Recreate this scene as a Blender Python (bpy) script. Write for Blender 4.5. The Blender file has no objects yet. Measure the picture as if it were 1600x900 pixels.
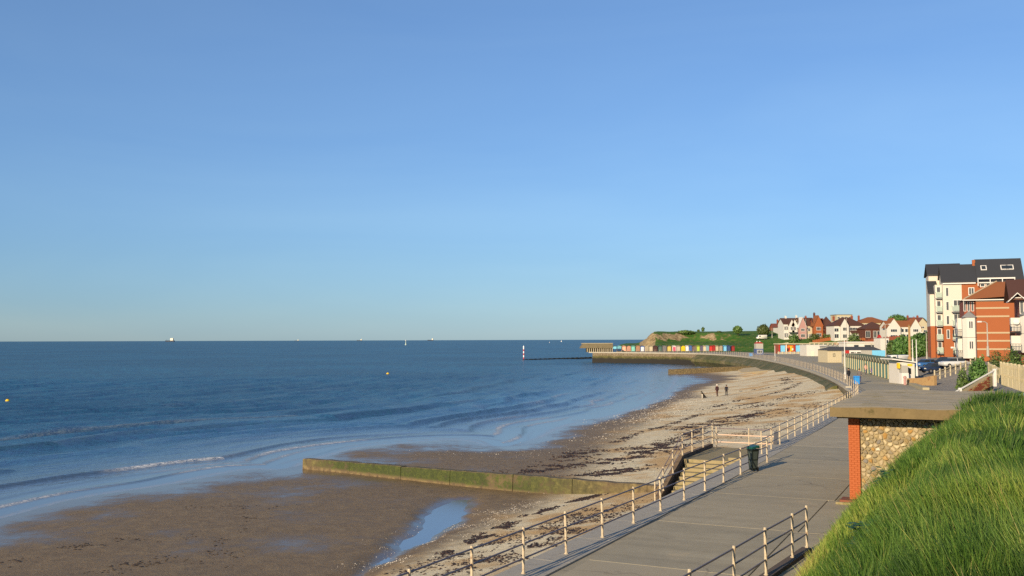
import bpy, math, random
import numpy as np
from mathutils import Vector, Matrix
R = math.radians
random.seed(7); rng = np.random.default_rng(7)
scene = bpy.context.scene
COL = scene.collection

# ------------------------------------------------------------------ camera, sky, sun, exposure
F = 1500.0; CAMZ = 5.7; PITCH = math.atan(81.0/F); ROLL = R(0.17)
cam = bpy.data.cameras.new('camera'); camo = bpy.data.objects.new('camera', cam); COL.objects.link(camo)
cam.lens = 36*F/1600; cam.sensor_width = 36; cam.clip_end = 90000; cam.clip_start = .1
CM = Matrix.Rotation(math.pi/2+PITCH, 3, 'X') @ Matrix.Rotation(-ROLL, 3, 'Z')
camo.matrix_world = Matrix.Translation((0, 0, CAMZ)) @ CM.to_4x4()
scene.camera = camo
SUN_AZ, SUN_EL = R(35), R(17)      # the light travels along this heading
world = bpy.data.worlds.new('World'); scene.world = world; world.use_nodes = True
wn = world.node_tree.nodes; sky = wn.new('ShaderNodeTexSky'); sky.sky_type = 'NISHITA'
sky.sun_disc = False; sky.sun_elevation = SUN_EL; sky.sun_rotation = math.pi+SUN_AZ
sky.air_density = 1.2; sky.dust_density = 0.2; sky.ozone_density = 4.0; sky.altitude = 0
_wl = world.node_tree.links.new
_hs = wn.new('ShaderNodeHueSaturation'); _hs.inputs['Saturation'].default_value = .8; _wl(sky.outputs[0], _hs.inputs['Color'])
_gm = wn.new('ShaderNodeGamma'); _gm.inputs[1].default_value = .8; _wl(_hs.outputs[0], _gm.inputs[0])
_tm = wn.new('ShaderNodeMix'); _tm.data_type = 'RGBA'; _tm.blend_type = 'MULTIPLY'; _tm.inputs[0].default_value = 1; _wl(_gm.outputs[0], _tm.inputs[6])
_tc = wn.new('ShaderNodeTexCoord'); _mp = wn.new('ShaderNodeMapping'); _mp.inputs['Scale'].default_value = (1.2, 2.2, 7); _mp.inputs['Rotation'].default_value = (0, R(14), 0); _wl(_tc.outputs['Generated'], _mp.inputs[0])
_nz = wn.new('ShaderNodeTexNoise'); _nz.inputs['Scale'].default_value = 1.6; _nz.inputs['Detail'].default_value = 5; _nz.inputs['Distortion'].default_value = .6; _wl(_mp.outputs[0], _nz.inputs['Vector'])
_rp = wn.new('ShaderNodeValToRGB'); _wl(_nz.outputs['Fac'], _rp.inputs[0])       # thin high cirrus: a faint, uneven veil
for _e, (_p, _c) in zip(_rp.color_ramp.elements, ((.35, (.458, .682, 1.0, 1)), (.75, (.53, .74, 1.02, 1)))): _e.position = _p; _e.color = _c
_wl(_rp.outputs[0], _tm.inputs[7]); _wl(_tm.outputs[2], wn['Background'].inputs[0]); wn['Background'].inputs[1].default_value = 0.105
sl = bpy.data.lights.new('sun', 'SUN'); sl.energy = 3.8; sl.angle = R(.55); sl.color = (1, .80, .53)
so = bpy.data.objects.new('sun', sl); COL.objects.link(so)
so.rotation_euler = Vector((math.sin(SUN_AZ)*math.cos(SUN_EL), math.cos(SUN_AZ)*math.cos(SUN_EL), -math.sin(SUN_EL))).to_track_quat('-Z', 'Y').to_euler()
so.location = (-30, -40, 30)
vs = scene.view_settings; vs.view_transform = 'Standard'; vs.look = 'None'; vs.gamma = 1; vs.use_curve_mapping = False
vs.exposure = 0.9; scene.cycles.use_denoising = False

# ------------------------------------------------------------------ helpers
def ray(px, py):
    return CM @ Vector(((px-800)/F, -(py-450)/F, -1))
def at(px, py, z=0.0):
    d = ray(px, py); t = (z-CAMZ)/d.z
    return Vector((d.x*t, d.y*t, z))
def atd(px, py, Y):
    d = ray(px, py); t = Y/d.y
    return Vector((d.x*t, Y, CAMZ+d.z*t))
def xat(px, Y): return atd(px, 531, Y).x
def zat(px, py, Y): return atd(px, py, Y).z
SU, CU = math.sin(R(26)), math.cos(R(26))
def uv(u, v, z=0.0): return Vector((SU*u+CU*v, CU*u-SU*v, z))
def lin(c):
    return tuple((x/12.92 if x <= .04045 else ((x+.055)/1.055)**2.4) for x in c)
def hx(s):
    return lin(tuple(int(s[i:i+2], 16)/255 for i in (0, 2, 4)))

def hash2(ix, iy, seed):
    n = (ix*374761393 + iy*668265263 + seed*974711) & 0x7fffffff
    n = ((n ^ (n >> 13))*1274126177) & 0x7fffffff
    return ((n ^ (n >> 16)) & 0xffff)/65535.0
def vnoise(x, y, seed=0):
    x = np.asarray(x, float); y = np.asarray(y, float)
    ix = np.floor(x).astype(np.int64); iy = np.floor(y).astype(np.int64)
    fx = x-ix; fy = y-iy; fx = fx*fx*(3-2*fx); fy = fy*fy*(3-2*fy)
    a = hash2(ix, iy, seed); b = hash2(ix+1, iy, seed); c = hash2(ix, iy+1, seed); d = hash2(ix+1, iy+1, seed)
    return (a*(1-fx)+b*fx)*(1-fy)+(c*(1-fx)+d*fx)*fy
def fnoise(x, y, seed=0, o=4):
    s = 0; a = .5
    for k in range(o):
        s = s+a*vnoise(x*2**k, y*2**k, seed+k*17); a *= .5
    return s
def smooth(t):
    t = np.clip(t, 0, 1); return t*t*(3-2*t)
def catmull(P, n=8):
    P = [np.array(p, float) for p in P]; out = []
    Q = [2*P[0]-P[1]]+P+[2*P[-1]-P[-2]]
    for i in range(1, len(Q)-2):
        for k in range(n):
            t = k/n
            out.append(.5*((2*Q[i])+(-Q[i-1]+Q[i+1])*t+(2*Q[i-1]-5*Q[i]+4*Q[i+1]-Q[i+2])*t*t+(-Q[i-1]+3*Q[i]-3*Q[i+1]+Q[i+2])*t**3))
    out.append(P[-1]); return np.array(out)
def polydist(X, Y, P):
    """distance to polyline, arc position, signed side (positive = right-hand side walking along P)"""
    best = np.full(X.shape, 1e18); arc = np.zeros(X.shape); side = np.zeros(X.shape); s0 = 0.
    for a, b in zip(P[:-1], P[1:]):
        dx, dy = b[0]-a[0], b[1]-a[1]; L2 = dx*dx+dy*dy; L = math.sqrt(L2)
        if L < 1e-9: continue
        t = np.clip(((X-a[0])*dx+(Y-a[1])*dy)/L2, 0, 1)
        d2 = (X-a[0]-t*dx)**2+(Y-a[1]-t*dy)**2
        m = d2 < best
        best = np.where(m, d2, best); arc = np.where(m, s0+t*L, arc)
        side = np.where(m, (X-a[0])*dy-(Y-a[1])*dx, side); s0 += L
    return np.sqrt(best), arc, np.sign(side)
def inpoly(X, Y, P):
    c = np.zeros(X.shape, bool); n = len(P)
    for i in range(n):
        x0, y0 = P[i][0], P[i][1]; x1, y1 = P[i-1][0], P[i-1][1]
        if y0 == y1: continue
        c ^= ((y0 > Y) != (y1 > Y)) & (X < (x1-x0)*(Y-y0)/(y1-y0)+x0)
    return c

# ---- materials
MATS = {}
def nodes_of(name):
    m = bpy.data.materials.new(name); m.use_nodes = True
    nt = m.node_tree; b = nt.nodes['Principled BSDF']
    return m, nt, b
def nd(nt, typ, **kw):
    n = nt.nodes.new(typ)
    for k, v in kw.items():
        if k.startswith('i_'):
            n.inputs[int(k[2:]) if k[2:].isdigit() else k[2:].replace('_', ' ')].default_value = v
        else: setattr(n, k, v)
    return n
def ramp(nt, fac, stops):
    r = nt.nodes.new('ShaderNodeValToRGB'); nt.links.new(fac, r.inputs[0])
    e = r.color_ramp.elements
    while len(e) < len(stops): e.new(.5)
    for q, (p, c) in zip(e, stops):
        q.position = p; q.color = (c[0], c[1], c[2], 1) if not isinstance(c, (int, float)) else (c, c, c, 1)
    return r.outputs[0]
def noise(nt, scale, detail=4, vec=None, rough=.55, dist=0):
    n = nd(nt, 'ShaderNodeTexNoise'); n.inputs['Scale'].default_value = scale; n.inputs['Detail'].default_value = detail
    n.inputs['Roughness'].default_value = rough; n.inputs['Distortion'].default_value = dist
    if vec is not None: nt.links.new(vec, n.inputs['Vector'])
    return n.outputs['Fac']
def mix(nt, fac, a, b, mode='MIX'):
    m = nt.nodes.new('ShaderNodeMix'); m.data_type = 'RGBA'; m.blend_type = mode
    for s, v in ((m.inputs[0], fac), (m.inputs[6], a), (m.inputs[7], b)):
        if isinstance(v, bpy.types.NodeSocket): nt.links.new(v, s)
        elif isinstance(v, (int, float)): s.default_value = v
        else: s.default_value = (v[0], v[1], v[2], 1)
    return m.outputs[2]
def mth(nt, op, a, b=0.0, c=0.0):
    m = nt.nodes.new('ShaderNodeMath'); m.operation = op
    for s, v in zip(m.inputs, (a, b, c)):
        if isinstance(v, bpy.types.NodeSocket): nt.links.new(v, s)
        else: s.default_value = v
    return m.outputs[0]
def maprange(nt, v, a, b, c=0., d=1., sm=True):
    m = nt.nodes.new('ShaderNodeMapRange'); m.interpolation_type = 'SMOOTHSTEP' if sm else 'LINEAR'
    nt.links.new(v, m.inputs[0])
    for i, q in enumerate((a, b, c, d)): m.inputs[i+1].default_value = q
    return m.outputs[0]
def bump(nt, b, h, strength=.3, dist=.02, chain=None):
    n = nt.nodes.new('ShaderNodeBump'); n.inputs['Strength'].default_value = strength; n.inputs['Distance'].default_value = dist
    nt.links.new(h, n.inputs['Height'])
    if chain is not None: nt.links.new(chain, n.inputs['Normal'])
    if b is not None: nt.links.new(n.outputs[0], b.inputs['Normal'])
    return n.outputs[0]
def worldpos(nt): return nd(nt, 'ShaderNodeNewGeometry').outputs['Position']
def attr(nt, name):
    a = nt.nodes.new('ShaderNodeAttribute'); a.attribute_name = name; return a.outputs['Fac']
def mat(name, c, rough=.75, var=.18, scale=1.5, bmp=.15, bs=12., metal=0., dirt=None, spec=.35):
    """plain weathered surface: colour wanders with two noises, fine bump"""
    if name in MATS: return MATS[name]
    m, nt, b = nodes_of(name)
    if isinstance(c, str): c = hx(c)
    p = worldpos(nt)
    n1 = noise(nt, scale, 5, p); n2 = noise(nt, scale*9, 3, p)
    k = mth(nt, 'MULTIPLY_ADD', mth(nt, 'ADD', n1, mth(nt, 'MULTIPLY', n2, .5)), 1., -.75)
    k = mth(nt, 'MULTIPLY_ADD', k, var*2.6, .5)
    lo = tuple(max(0, x*(1-var)) for x in c); hi = tuple(min(1, x*(1+var)) for x in c)
    col = mix(nt, k, lo, hi)
    if dirt is not None:
        dn = noise(nt, scale*2.3, 6, p, .65)
        col = mix(nt, maprange(nt, dn, .5, .72), col, dirt)
    nt.links.new(col, b.inputs['Base Color'])
    b.inputs['Roughness'].default_value = rough; b.inputs['Metallic'].default_value = metal
    b.inputs['Specular IOR Level'].default_value = spec
    if bmp: bump(nt, b, noise(nt, bs, 4, p), bmp, .02)
    MATS[name] = m; return m

# ---- mesh builder
class MB:
    def __init__(s): s.v = []; s.f = []; s.mi = []; s.M = None; s.cur = 0
    def add(s, vs, fs):
        o = len(s.v)
        if s.M is not None: vs = [s.M @ Vector(q) for q in vs]
        s.v += [tuple(q) for q in vs]
        for f in fs: s.f.append(tuple(o+i for i in f)); s.mi.append(s.cur)
        return s
    def box(s, x0, x1, y0, y1, z0, z1):
        return s.add([(x0,y0,z0),(x1,y0,z0),(x1,y1,z0),(x0,y1,z0),(x0,y0,z1),(x1,y0,z1),(x1,y1,z1),(x0,y1,z1)],
                     [(0,3,2,1),(4,5,6,7),(0,1,5,4),(1,2,6,5),(2,3,7,6),(3,0,4,7)])
    def bbox(s, x0, x1, y0, y1, z0, z1, b=.02):
        """box with chamfered vertical edges and top"""
        P = [(x0+b,y0),(x1-b,y0),(x1,y0+b),(x1,y1-b),(x1-b,y1),(x0+b,y1),(x0,y1-b),(x0,y0+b)]
        Q = [(min(max(x,x0+b),x1-b), min(max(y,y0+b),y1-b)) for x, y in P]
        v = [(x,y,z0) for x,y in P]+[(x,y,z1-b) for x,y in P]+[(x,y,z1) for x,y in Q]
        f = [tuple(range(7,-1,-1))]+[(i,(i+1)%8,8+(i+1)%8,8+i) for i in range(8)]+[(8+i,8+(i+1)%8,16+(i+1)%8,16+i) for i in range(8)]
        f.append((16,18,20,22))
        return s.add(v, f)
    def prism(s, P, z0, z1):
        n = len(P)
        return s.add([(x,y,z0) for x,y in P]+[(x,y,z1) for x,y in P],
                     [tuple(range(n-1,-1,-1)), tuple(range(n,2*n))]+[(i,(i+1)%n,n+(i+1)%n,n+i) for i in range(n)])
    def prof(s, P, y0, y1):
        """polygon in x,z extruded along y"""
        n = len(P)
        return s.add([(x,y0,z) for x,z in P]+[(x,y1,z) for x,z in P],
                     [tuple(range(n)), tuple(range(2*n-1,n-1,-1))]+[(i,n+i,n+(i+1)%n,(i+1)%n) for i in range(n)])
    def profx(s, P, x0, x1):
        """polygon in y,z extruded along x"""
        n = len(P)
        return s.add([(x0,y,z) for y,z in P]+[(x1,y,z) for y,z in P],
                     [tuple(range(n-1,-1,-1)), tuple(range(n,2*n))]+[(i,(i+1)%n,n+(i+1)%n,n+i) for i in range(n)])
    def tube(s, pts, r, n=8, r2=None):
        pts = [Vector(p) for p in pts]; m = len(pts); vs = []
        for i, p in enumerate(pts):
            d = (pts[min(i+1,m-1)]-pts[max(i-1,0)]).normalized()
            a = d.orthogonal().normalized() if abs(d.z) < .99 else Vector((1,0,0))
            if abs(d.z) < .99: a = d.cross(Vector((0,0,1))).normalized()
            b = d.cross(a); rr = r if r2 is None else r+(r2-r)*i/(m-1)
            for k in range(n):
                t = 2*math.pi*k/n; vs.append(p+a*math.cos(t)*rr+b*math.sin(t)*rr)
        fs = [(i*n+k,i*n+(k+1)%n,(i+1)*n+(k+1)%n,(i+1)*n+k) for i in range(m-1) for k in range(n)]
        fs += [tuple(range(n-1,-1,-1)), tuple(range((m-1)*n, m*n))]
        return s.add(vs, fs)
    def lathe(s, pr, n=16, c=(0,0,0)):
        vs = []; m = len(pr)
        for r, z in pr:
            for k in range(n):
                t = 2*math.pi*k/n; vs.append((c[0]+r*math.cos(t), c[1]+r*math.sin(t), c[2]+z))
        fs = [(i*n+k,i*n+(k+1)%n,(i+1)*n+(k+1)%n,(i+1)*n+k) for i in range(m-1) for k in range(n)]
        fs += [tuple(range(n-1,-1,-1)), tuple(range((m-1)*n, m*n))]
        return s.add(vs, fs)
    def mesh(s, name, mats):
        me = bpy.data.meshes.new(name); me.from_pydata(s.v, [], s.f)
        for m in (mats if isinstance(mats, (list, tuple)) else [mats]): me.materials.append(m)
        if any(s.mi): me.polygons.foreach_set('material_index', s.mi)
        me.update(); return me
    def build(s, name, mats, parent=None, smoothed=False, loc=None):
        me = s.mesh(name, mats)
        if smoothed: me.polygons.foreach_set('use_smooth', [True]*len(me.polygons))
        return link(name, me, parent, loc)
def link(name, me, parent=None, loc=None):
    o = bpy.data.objects.new(name, me); COL.objects.link(o)
    if parent is not None: o.parent = parent
    if loc is not None: o.location = loc
    return o
def tag(o, label, cat, group=None):
    o['label'] = label; o['category'] = cat
    if group: o['group'] = group
    return o
def struct(o): o['kind'] = 'structure'; return o
def stuff(o, label=None, cat=None):
    o['kind'] = 'stuff'
    if label: o['label'] = label; o['category'] = cat
    return o
def thing(name, loc, label, cat, group=None, rz=0.):
    o = bpy.data.objects.new(name, None); COL.objects.link(o); o.empty_display_size = .3
    o.location = loc; o.rotation_euler = (0, 0, rz)
    return tag(o, label, cat, group)
def npmesh(name, V, Fq, mats, attrs=None, smoothed=True, tri=False):
    """mesh from numpy arrays, quads or tris"""
    k = 3 if tri else 4
    me = bpy.data.meshes.new(name); nf = len(Fq)
    me.vertices.add(len(V)); me.vertices.foreach_set('co', np.ascontiguousarray(V, np.float32).ravel())
    me.loops.add(nf*k); me.loops.foreach_set('vertex_index', np.ascontiguousarray(Fq, np.int32).ravel())
    me.polygons.add(nf); me.polygons.foreach_set('loop_start', np.arange(0, nf*k, k, dtype=np.int32))
    me.polygons.foreach_set('use_smooth', np.full(nf, smoothed))
    for m in (mats if isinstance(mats, (list, tuple)) else [mats]): me.materials.append(m)
    for nm, a in (attrs or {}).items():
        at_ = me.attributes.new(nm, 'FLOAT', 'POINT'); at_.data.foreach_set('value', np.ascontiguousarray(a, np.float32))
    me.update(calc_edges=True); return me
def gridfaces(nr, nc):
    i = np.arange(nr-1)[:, None]*nc+np.arange(nc-1)[None, :]
    i = i.ravel(); return np.stack([i, i+1, i+nc+1, i+nc], 1)
def compact(V, Fq, attrs):
    used = np.unique(Fq); mp = np.full(len(V), -1, np.int64); mp[used] = np.arange(len(used))
    return V[used], mp[Fq], {k: a[used] for k, a in attrs.items()}
def scatter_tris(name, pts, sizes, material, flat=.35, tint=None, n=5, up=0.):
    """one mesh of many small irregular clumps (fans of n triangles lifted in the middle)"""
    N = len(pts); ang = np.arange(n)*2*np.pi/n
    rr = sizes[:, None]*(0.6+.7*rng.random((N, n))); st = (0.5+.9*rng.random(N))[:, None]; ro = rng.random(N)[:, None]*np.pi
    lx = rr*np.cos(ang)*st; ly = rr*np.sin(ang)
    X = lx*np.cos(ro)-ly*np.sin(ro); Y = lx*np.sin(ro)+ly*np.cos(ro)
    V = np.zeros((N, n+1, 3)); V[:, :n, 0] = pts[:, 0:1]+X; V[:, :n, 1] = pts[:, 1:2]+Y; V[:, :n, 2] = pts[:, 2:3]-.01+up
    V[:, n] = pts; V[:, n, 2] += sizes*flat+up
    b = (np.arange(N)*(n+1))[:, None]
    Fq = np.concatenate([np.stack([b[:, 0]+k, b[:, 0]+(k+1) % n, b[:, 0]+n], 1) for k in range(n)])
    A = {'tint': np.repeat(rng.random(N) if tint is None else tint, n+1)}
    return link(name, npmesh(name, V.reshape(-1, 3), Fq, material, A, False, True))
# ------------------------------------------------------------------ the lines of the place
SEA = -3.4; SEAREF = .25
def w2(p): return (p.x, p.y)
# promenade edge (railing line), from behind the camera round the bay to the end of the jetty
edge_ctrl = [uv(-30, -11.9), uv(0, -11.15), uv(24, -10.45), uv(44, -10.2), uv(65, -10.25), uv(85, -10.6)]
edge_ctrl += [at(1337, 616, 0), at(1322, 605, 0), at(1305, 595, 0), at(1284, 586, 0), at(1259, 577.5, .05), at(1222, 567.5, .15), at(1185, 560.5, .3),
              at(1150, 556.2, .45), at(1105, 553.3, .6), at(1060, 552.2, .6), at(1000, 551.4, .6), at(920, 550.6, .6)]
EDGE = catmull(edge_ctrl, 8)
# back of the promenade, where the land begins
back_ctrl = [uv(-40, -4.1), uv(0, -4.1), uv(20, -4.1), uv(47, -4.1), Vector((46.5, 108, 0)), Vector((52, 125, 0)), Vector((54, 134, 0)), Vector((69, 198, 0)),
             Vector((80, 240, 0)), Vector((92, 300, 0)), Vector((101, 345, 0)), Vector((106, 400, 0)), Vector((98, 424, 0)), Vector((60, 428, 0)), Vector((36, 432, 0))]
BACK = np.array([[p.x, p.y, 0] for p in back_ctrl])
SEASIDE = [(p[0], p[1]) for p in BACK]+[(-900, 440), (-900, -60)]
# waterline
S_px = [(-500, 940), (-200, 866), (0, 812), (133, 778), (267, 757), (378, 735), (455, 735), (485, 722), (560, 701), (640, 692), (715, 688), (755, 697), (800, 699), (845, 686),
        (885, 666), (955, 651), (1010, 634), (1040, 617), (1054, 603), (1058, 592), (1062, 583), (1100, 573), (1135, 569)]
SHORE = catmull([at(x, y, SEA) for x, y in S_px], 5)
# toe of the dry upper beach
T_px = [(500, 930), (560, 903), (640, 870), (720, 834), (790, 800), (852, 774), (885, 742), (925, 705), (985, 663), (1040, 635), (1082, 614), (1120, 602), (1160, 593), (1200, 584), (1225, 578)]
TOE = catmull([at(x, y, -3.12) for x, y in T_px], 4)
POOL = [at(x, y, SEA) for x, y in [(740, 778), (700, 781), (669, 795), (649, 815), (629, 835), (600, 862), (566, 886), (535, 905), (480, 940), (560, 925), (597, 888), (637, 870), (679, 850), (723, 824), (748, 803)]]
POOL = np.array([[p.x, p.y] for p in POOL])

# ------------------------------------------------------------------ beach
ctrl = []
for p in EDGE[::3]: ctrl.append((p[0], p[1], float(np.interp(p[1], [90, 125, 215, 240, 262, 290, 310], [-1.7, -.62, -.45, -1.3, -2.6, -3.5, -4.6]))))
for p in TOE[::2]: ctrl.append((p[0], p[1], -3.12))
for p in SHORE[::2]: ctrl.append((p[0], p[1], SEA+.005))
for i in range(2, len(SHORE)-2, 4):
    t = SHORE[i+1]-SHORE[i-1]; nrm = np.array([-t[1], t[0]])/np.hypot(t[0], t[1])
    for dd, zz in ((10, -3.95), (30, -4.6)):
        q = SHORE[i, :2]+nrm*dd
        if np.min(np.hypot(SHORE[:, 0]-q[0], SHORE[:, 1]-q[1])) > dd*.8: ctrl.append((q[0], q[1], zz))
for px, py in [(250, 800), (420, 790), (330, 850), (520, 780), (100, 860), (560, 830), (620, 770), (400, 880), (200, 890), (0, 890), (-200, 920)]:
    p = at(px, py, SEA+.15); ctrl.append((p.x, p.y, SEA+.15))
ctrl += [(p.x, p.y, p.z) for p in [at(1120, 620, -2.95), at(560, 706, -3.31), at(640, 702, -3.3), at(700, 712, -3.26), at(860, 655, -3.395), at(830, 705, -3.28)]]
C = np.array(ctrl)
def rbf_fit(C):
    D = np.hypot(C[:, None, 0]-C[None, :, 0], C[:, None, 1]-C[None, :, 1])
    n = len(C); A = np.zeros((n+1, n+1)); A[:n, :n] = D+np.eye(n)*-.15; A[n, :n] = A[:n, n] = 1
    return np.linalg.solve(A, np.append(C[:, 2], 0))
RW = rbf_fit(C)
def sand_z(X, Y):
    X = np.asarray(X, float); Y = np.asarray(Y, float); sh = X.shape; X = X.ravel(); Y = Y.ravel()
    Z = np.full(X.shape, RW[-1])
    for (cx, cy, _), w in zip(C, RW[:-1]): Z += w*np.hypot(X-cx, Y-cy)
    Z = np.maximum(Z, -5.2)
    dp, _, _ = polydist(X, Y, np.vstack([POOL, POOL[:1]])); sd = np.where(inpoly(X, Y, POOL), -dp, dp)
    k = smooth((.85-sd+1.0*(fnoise(X*.5, Y*.5, 3)-.5))/2.2)
    Z = Z*(1-k)+np.minimum(Z, SEA-.10)*k
    hgt = np.clip((Z+3.3)/.8, .25, 1)
    Z = Z+(fnoise(X*.22, Y*.22, 11)-.47)*.13*hgt+(fnoise(X*1.3, Y*1.3, 5)-.47)*.045*hgt
    return Z.reshape(sh)

m, nt, b = nodes_of('beach_sand'); MATS['sand'] = m
p = worldpos(nt); sep = nd(nt, 'ShaderNodeSeparateXYZ'); nt.links.new(p, sep.inputs[0])
nz1 = noise(nt, .22, 5, p, .6); nz2 = noise(nt, 1.7, 5, p, .65); nz3 = noise(nt, 14, 4, p, .7); nz4 = noise(nt, 60, 2, p)
h = mth(nt, 'ADD', sep.outputs[2], mth(nt, 'MULTIPLY_ADD', nz1, .30, -.15)); h = mth(nt, 'ADD', h, mth(nt, 'MULTIPLY_ADD', nz2, .12, -.06))
wet = maprange(nt, h, -3.2, -2.92, 1, 0)
film = maprange(nt, h, SEA+.02, SEA+.15, 1, 0)
dry = ramp(nt, mth(nt, 'MULTIPLY_ADD', nz3, .5, mth(nt, 'MULTIPLY', nz2, .5)), [(.25, hx('b0a07c')), (.45, hx('cebd98')), (.6, hx('dccfae')), (.8, hx('e2d8c2'))])
gold = mix(nt, maprange(nt, nz1, .45, .62), dry, mix(nt, nz3, hx('ab8b5c'), hx('cfae7c')))
damp = ramp(nt, mth(nt, 'MULTIPLY_ADD', nz2, .6, mth(nt, 'MULTIPLY', nz3, .4)), [(.3, hx('68563e')), (.55, hx('806c4e')), (.75, hx('94805c'))])
col = mix(nt, wet, gold, damp)
col = mix(nt, film, col, mix(nt, .45, damp, hx('4a3f36')))
vor = nd(nt, 'ShaderNodeTexVoronoi'); vor.inputs['Scale'].default_value = 9; nt.links.new(p, vor.inputs[0])
peb = maprange(nt, vor.outputs['Distance'], .12, .17, 1, 0)
pm = mth(nt, 'MULTIPLY', peb, maprange(nt, noise(nt, .5, 3, p), .5, .62)); pm = mth(nt, 'MULTIPLY', pm, maprange(nt, h, -3.2, -2.9))
col = mix(nt, mth(nt, 'MULTIPLY', pm, .55), col, mix(nt, vor.outputs['Color'], hx('6b5b48'), hx('d9cfbd')))
nt.links.new(col, b.inputs['Base Color'])
rg = mth(nt, 'SUBTRACT', .92, mth(nt, 'MULTIPLY', wet, .3)); rg = mth(nt, 'SUBTRACT', rg, mth(nt, 'MULTIPLY', film, .42))
nt.links.new(rg, b.inputs['Roughness'])
nt.links.new(mth(nt, 'MULTIPLY_ADD', film, .3, .2), b.inputs['Specular IOR Level'])
hh = mth(nt, 'ADD', mth(nt, 'MULTIPLY', nz3, .6), mth(nt, 'MULTIPLY', nz4, .25)); hh = mth(nt, 'ADD', hh, mth(nt, 'MULTIPLY', nz2, 1.2))
nb = nd(nt, 'ShaderNodeBump'); nb.inputs['Distance'].default_value = .05; nt.links.new(hh, nb.inputs['Height'])
nt.links.new(mth(nt, 'SUBTRACT', .75, mth(nt, 'MULTIPLY', film, .7)), nb.inputs['Strength']); nt.links.new(nb.outputs[0], b.inputs['Normal'])

NA, NR = 420, 430
ang = np.radians(np.linspace(-50, 36, NA)); rad = np.exp(np.linspace(np.log(13), np.log(430), NR))
X = np.sin(ang)[None, :]*rad[:, None]; Y = np.cos(ang)[None, :]*rad[:, None]
Z = sand_z(X, Y)
de, _, se = polydist(X.ravel(), Y.ravel(), EDGE)
keep = ((se*de) < 1.2) & (Z.ravel() > -5.0) & (Y.ravel() < 352)
V = np.stack([X.ravel(), Y.ravel(), Z.ravel()], 1); Fq = gridfaces(NR, NA); Fq = Fq[keep[Fq].all(1)]
V, Fq, _ = compact(V, Fq, {})
struct(link('beach', npmesh('beach', V, Fq[:, ::-1], MATS['sand'])))
# sea bed farther out, so that the shallow water has a floor
# ------------------------------------------------------------------ sea
m, nt, b = nodes_of('sea_water'); MATS['sea'] = m
p = worldpos(nt); dep = attr(nt, 'depth'); foam = attr(nt, 'foam')
mp = nd(nt, 'ShaderNodeMapping'); mp.inputs['Rotation'].default_value = (0, 0, R(-30)); mp.inputs['Scale'].default_value = (1, .45, 1)
mp.vector_type = 'TEXTURE'; mp.inputs['Scale'].default_value = (1, 1.9, 1); nt.links.new(p, mp.inputs[0])
q = mp.outputs[0]
w1 = noise(nt, .16, 4, q, .55); w2_ = noise(nt, .9, 4, q, .6); w3 = noise(nt, 4.5, 3, q, .6); w0 = noise(nt, .012, 4, p, .6)
patch = noise(nt, .035, 4, q, .6)
deep = mix(nt, maprange(nt, w0, .35, .65), hx('15465f'), hx('1e5873'))
colw = mix(nt, maprange(nt, dep, .02, .85), hx('5d5848'), deep)
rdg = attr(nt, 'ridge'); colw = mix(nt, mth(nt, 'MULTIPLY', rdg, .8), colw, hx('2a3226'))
fz = noise(nt, 3.4, 6, q, .75); fz2 = noise(nt, 11, 4, p, .7)
fm = mth(nt, 'MULTIPLY', foam, maprange(nt, mth(nt, 'MULTIPLY_ADD', fz, .6, mth(nt, 'MULTIPLY', fz2, .5)), .49, .56))
colw = mix(nt, fm, colw, (.78, .78, .75))
rgh = mth(nt, 'MULTIPLY_ADD', fm, .5, mth(nt, 'MULTIPLY_ADD', patch, .12, .12))
df = nd(nt, 'ShaderNodeBsdfDiffuse'); nt.links.new(colw, df.inputs[0])
gl = nd(nt, 'ShaderNodeBsdfGlossy'); nt.links.new(rgh, gl.inputs['Roughness']); gl.inputs[0].default_value = (1, 1, 1, 1)
fr = nd(nt, 'ShaderNodeFresnel'); fr.inputs[0].default_value = 1.33
cap = maprange(nt, dep, .03, 1.9, .52, SEAREF)
fc = mth(nt, 'MULTIPLY', mth(nt, 'MULTIPLY', mth(nt, 'MINIMUM', fr.outputs[0], cap), mth(nt, 'SUBTRACT', 1, fm)), mth(nt, 'SUBTRACT', 1, mth(nt, 'MULTIPLY', rdg, .6)))
msh = nd(nt, 'ShaderNodeMixShader'); nt.links.new(fc, msh.inputs[0]); nt.links.new(df.outputs[0], msh.inputs[1]); nt.links.new(gl.outputs[0], msh.inputs[2])
nt.links.new(msh.outputs[0], nt.nodes['Material Output'].inputs[0])
b1 = bump(nt, None, w1, 1., 1.5)
b2 = bump(nt, None, w2_, 1., .55, b1)
nb = nd(nt, 'ShaderNodeBump'); nb.inputs['Distance'].default_value = .1; nb.inputs['Strength'].default_value = .9
nt.links.new(w3, nb.inputs['Height']); nt.links.new(b2, nb.inputs['Normal'])
calm = nd(nt, 'ShaderNodeMix', data_type='VECTOR')
nt.links.new(maprange(nt, dep, .05, .9), calm.inputs[0])
nrm = nd(nt, 'ShaderNodeNewGeometry'); b4 = bump(nt, None, w3, .25, .02)
nt.links.new(b4, calm.inputs[4]); nt.links.new(nb.outputs[0], calm.inputs[5]); 
for q_ in (df, gl, fr): nt.links.new(calm.outputs[1], q_.inputs['Normal'])

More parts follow.
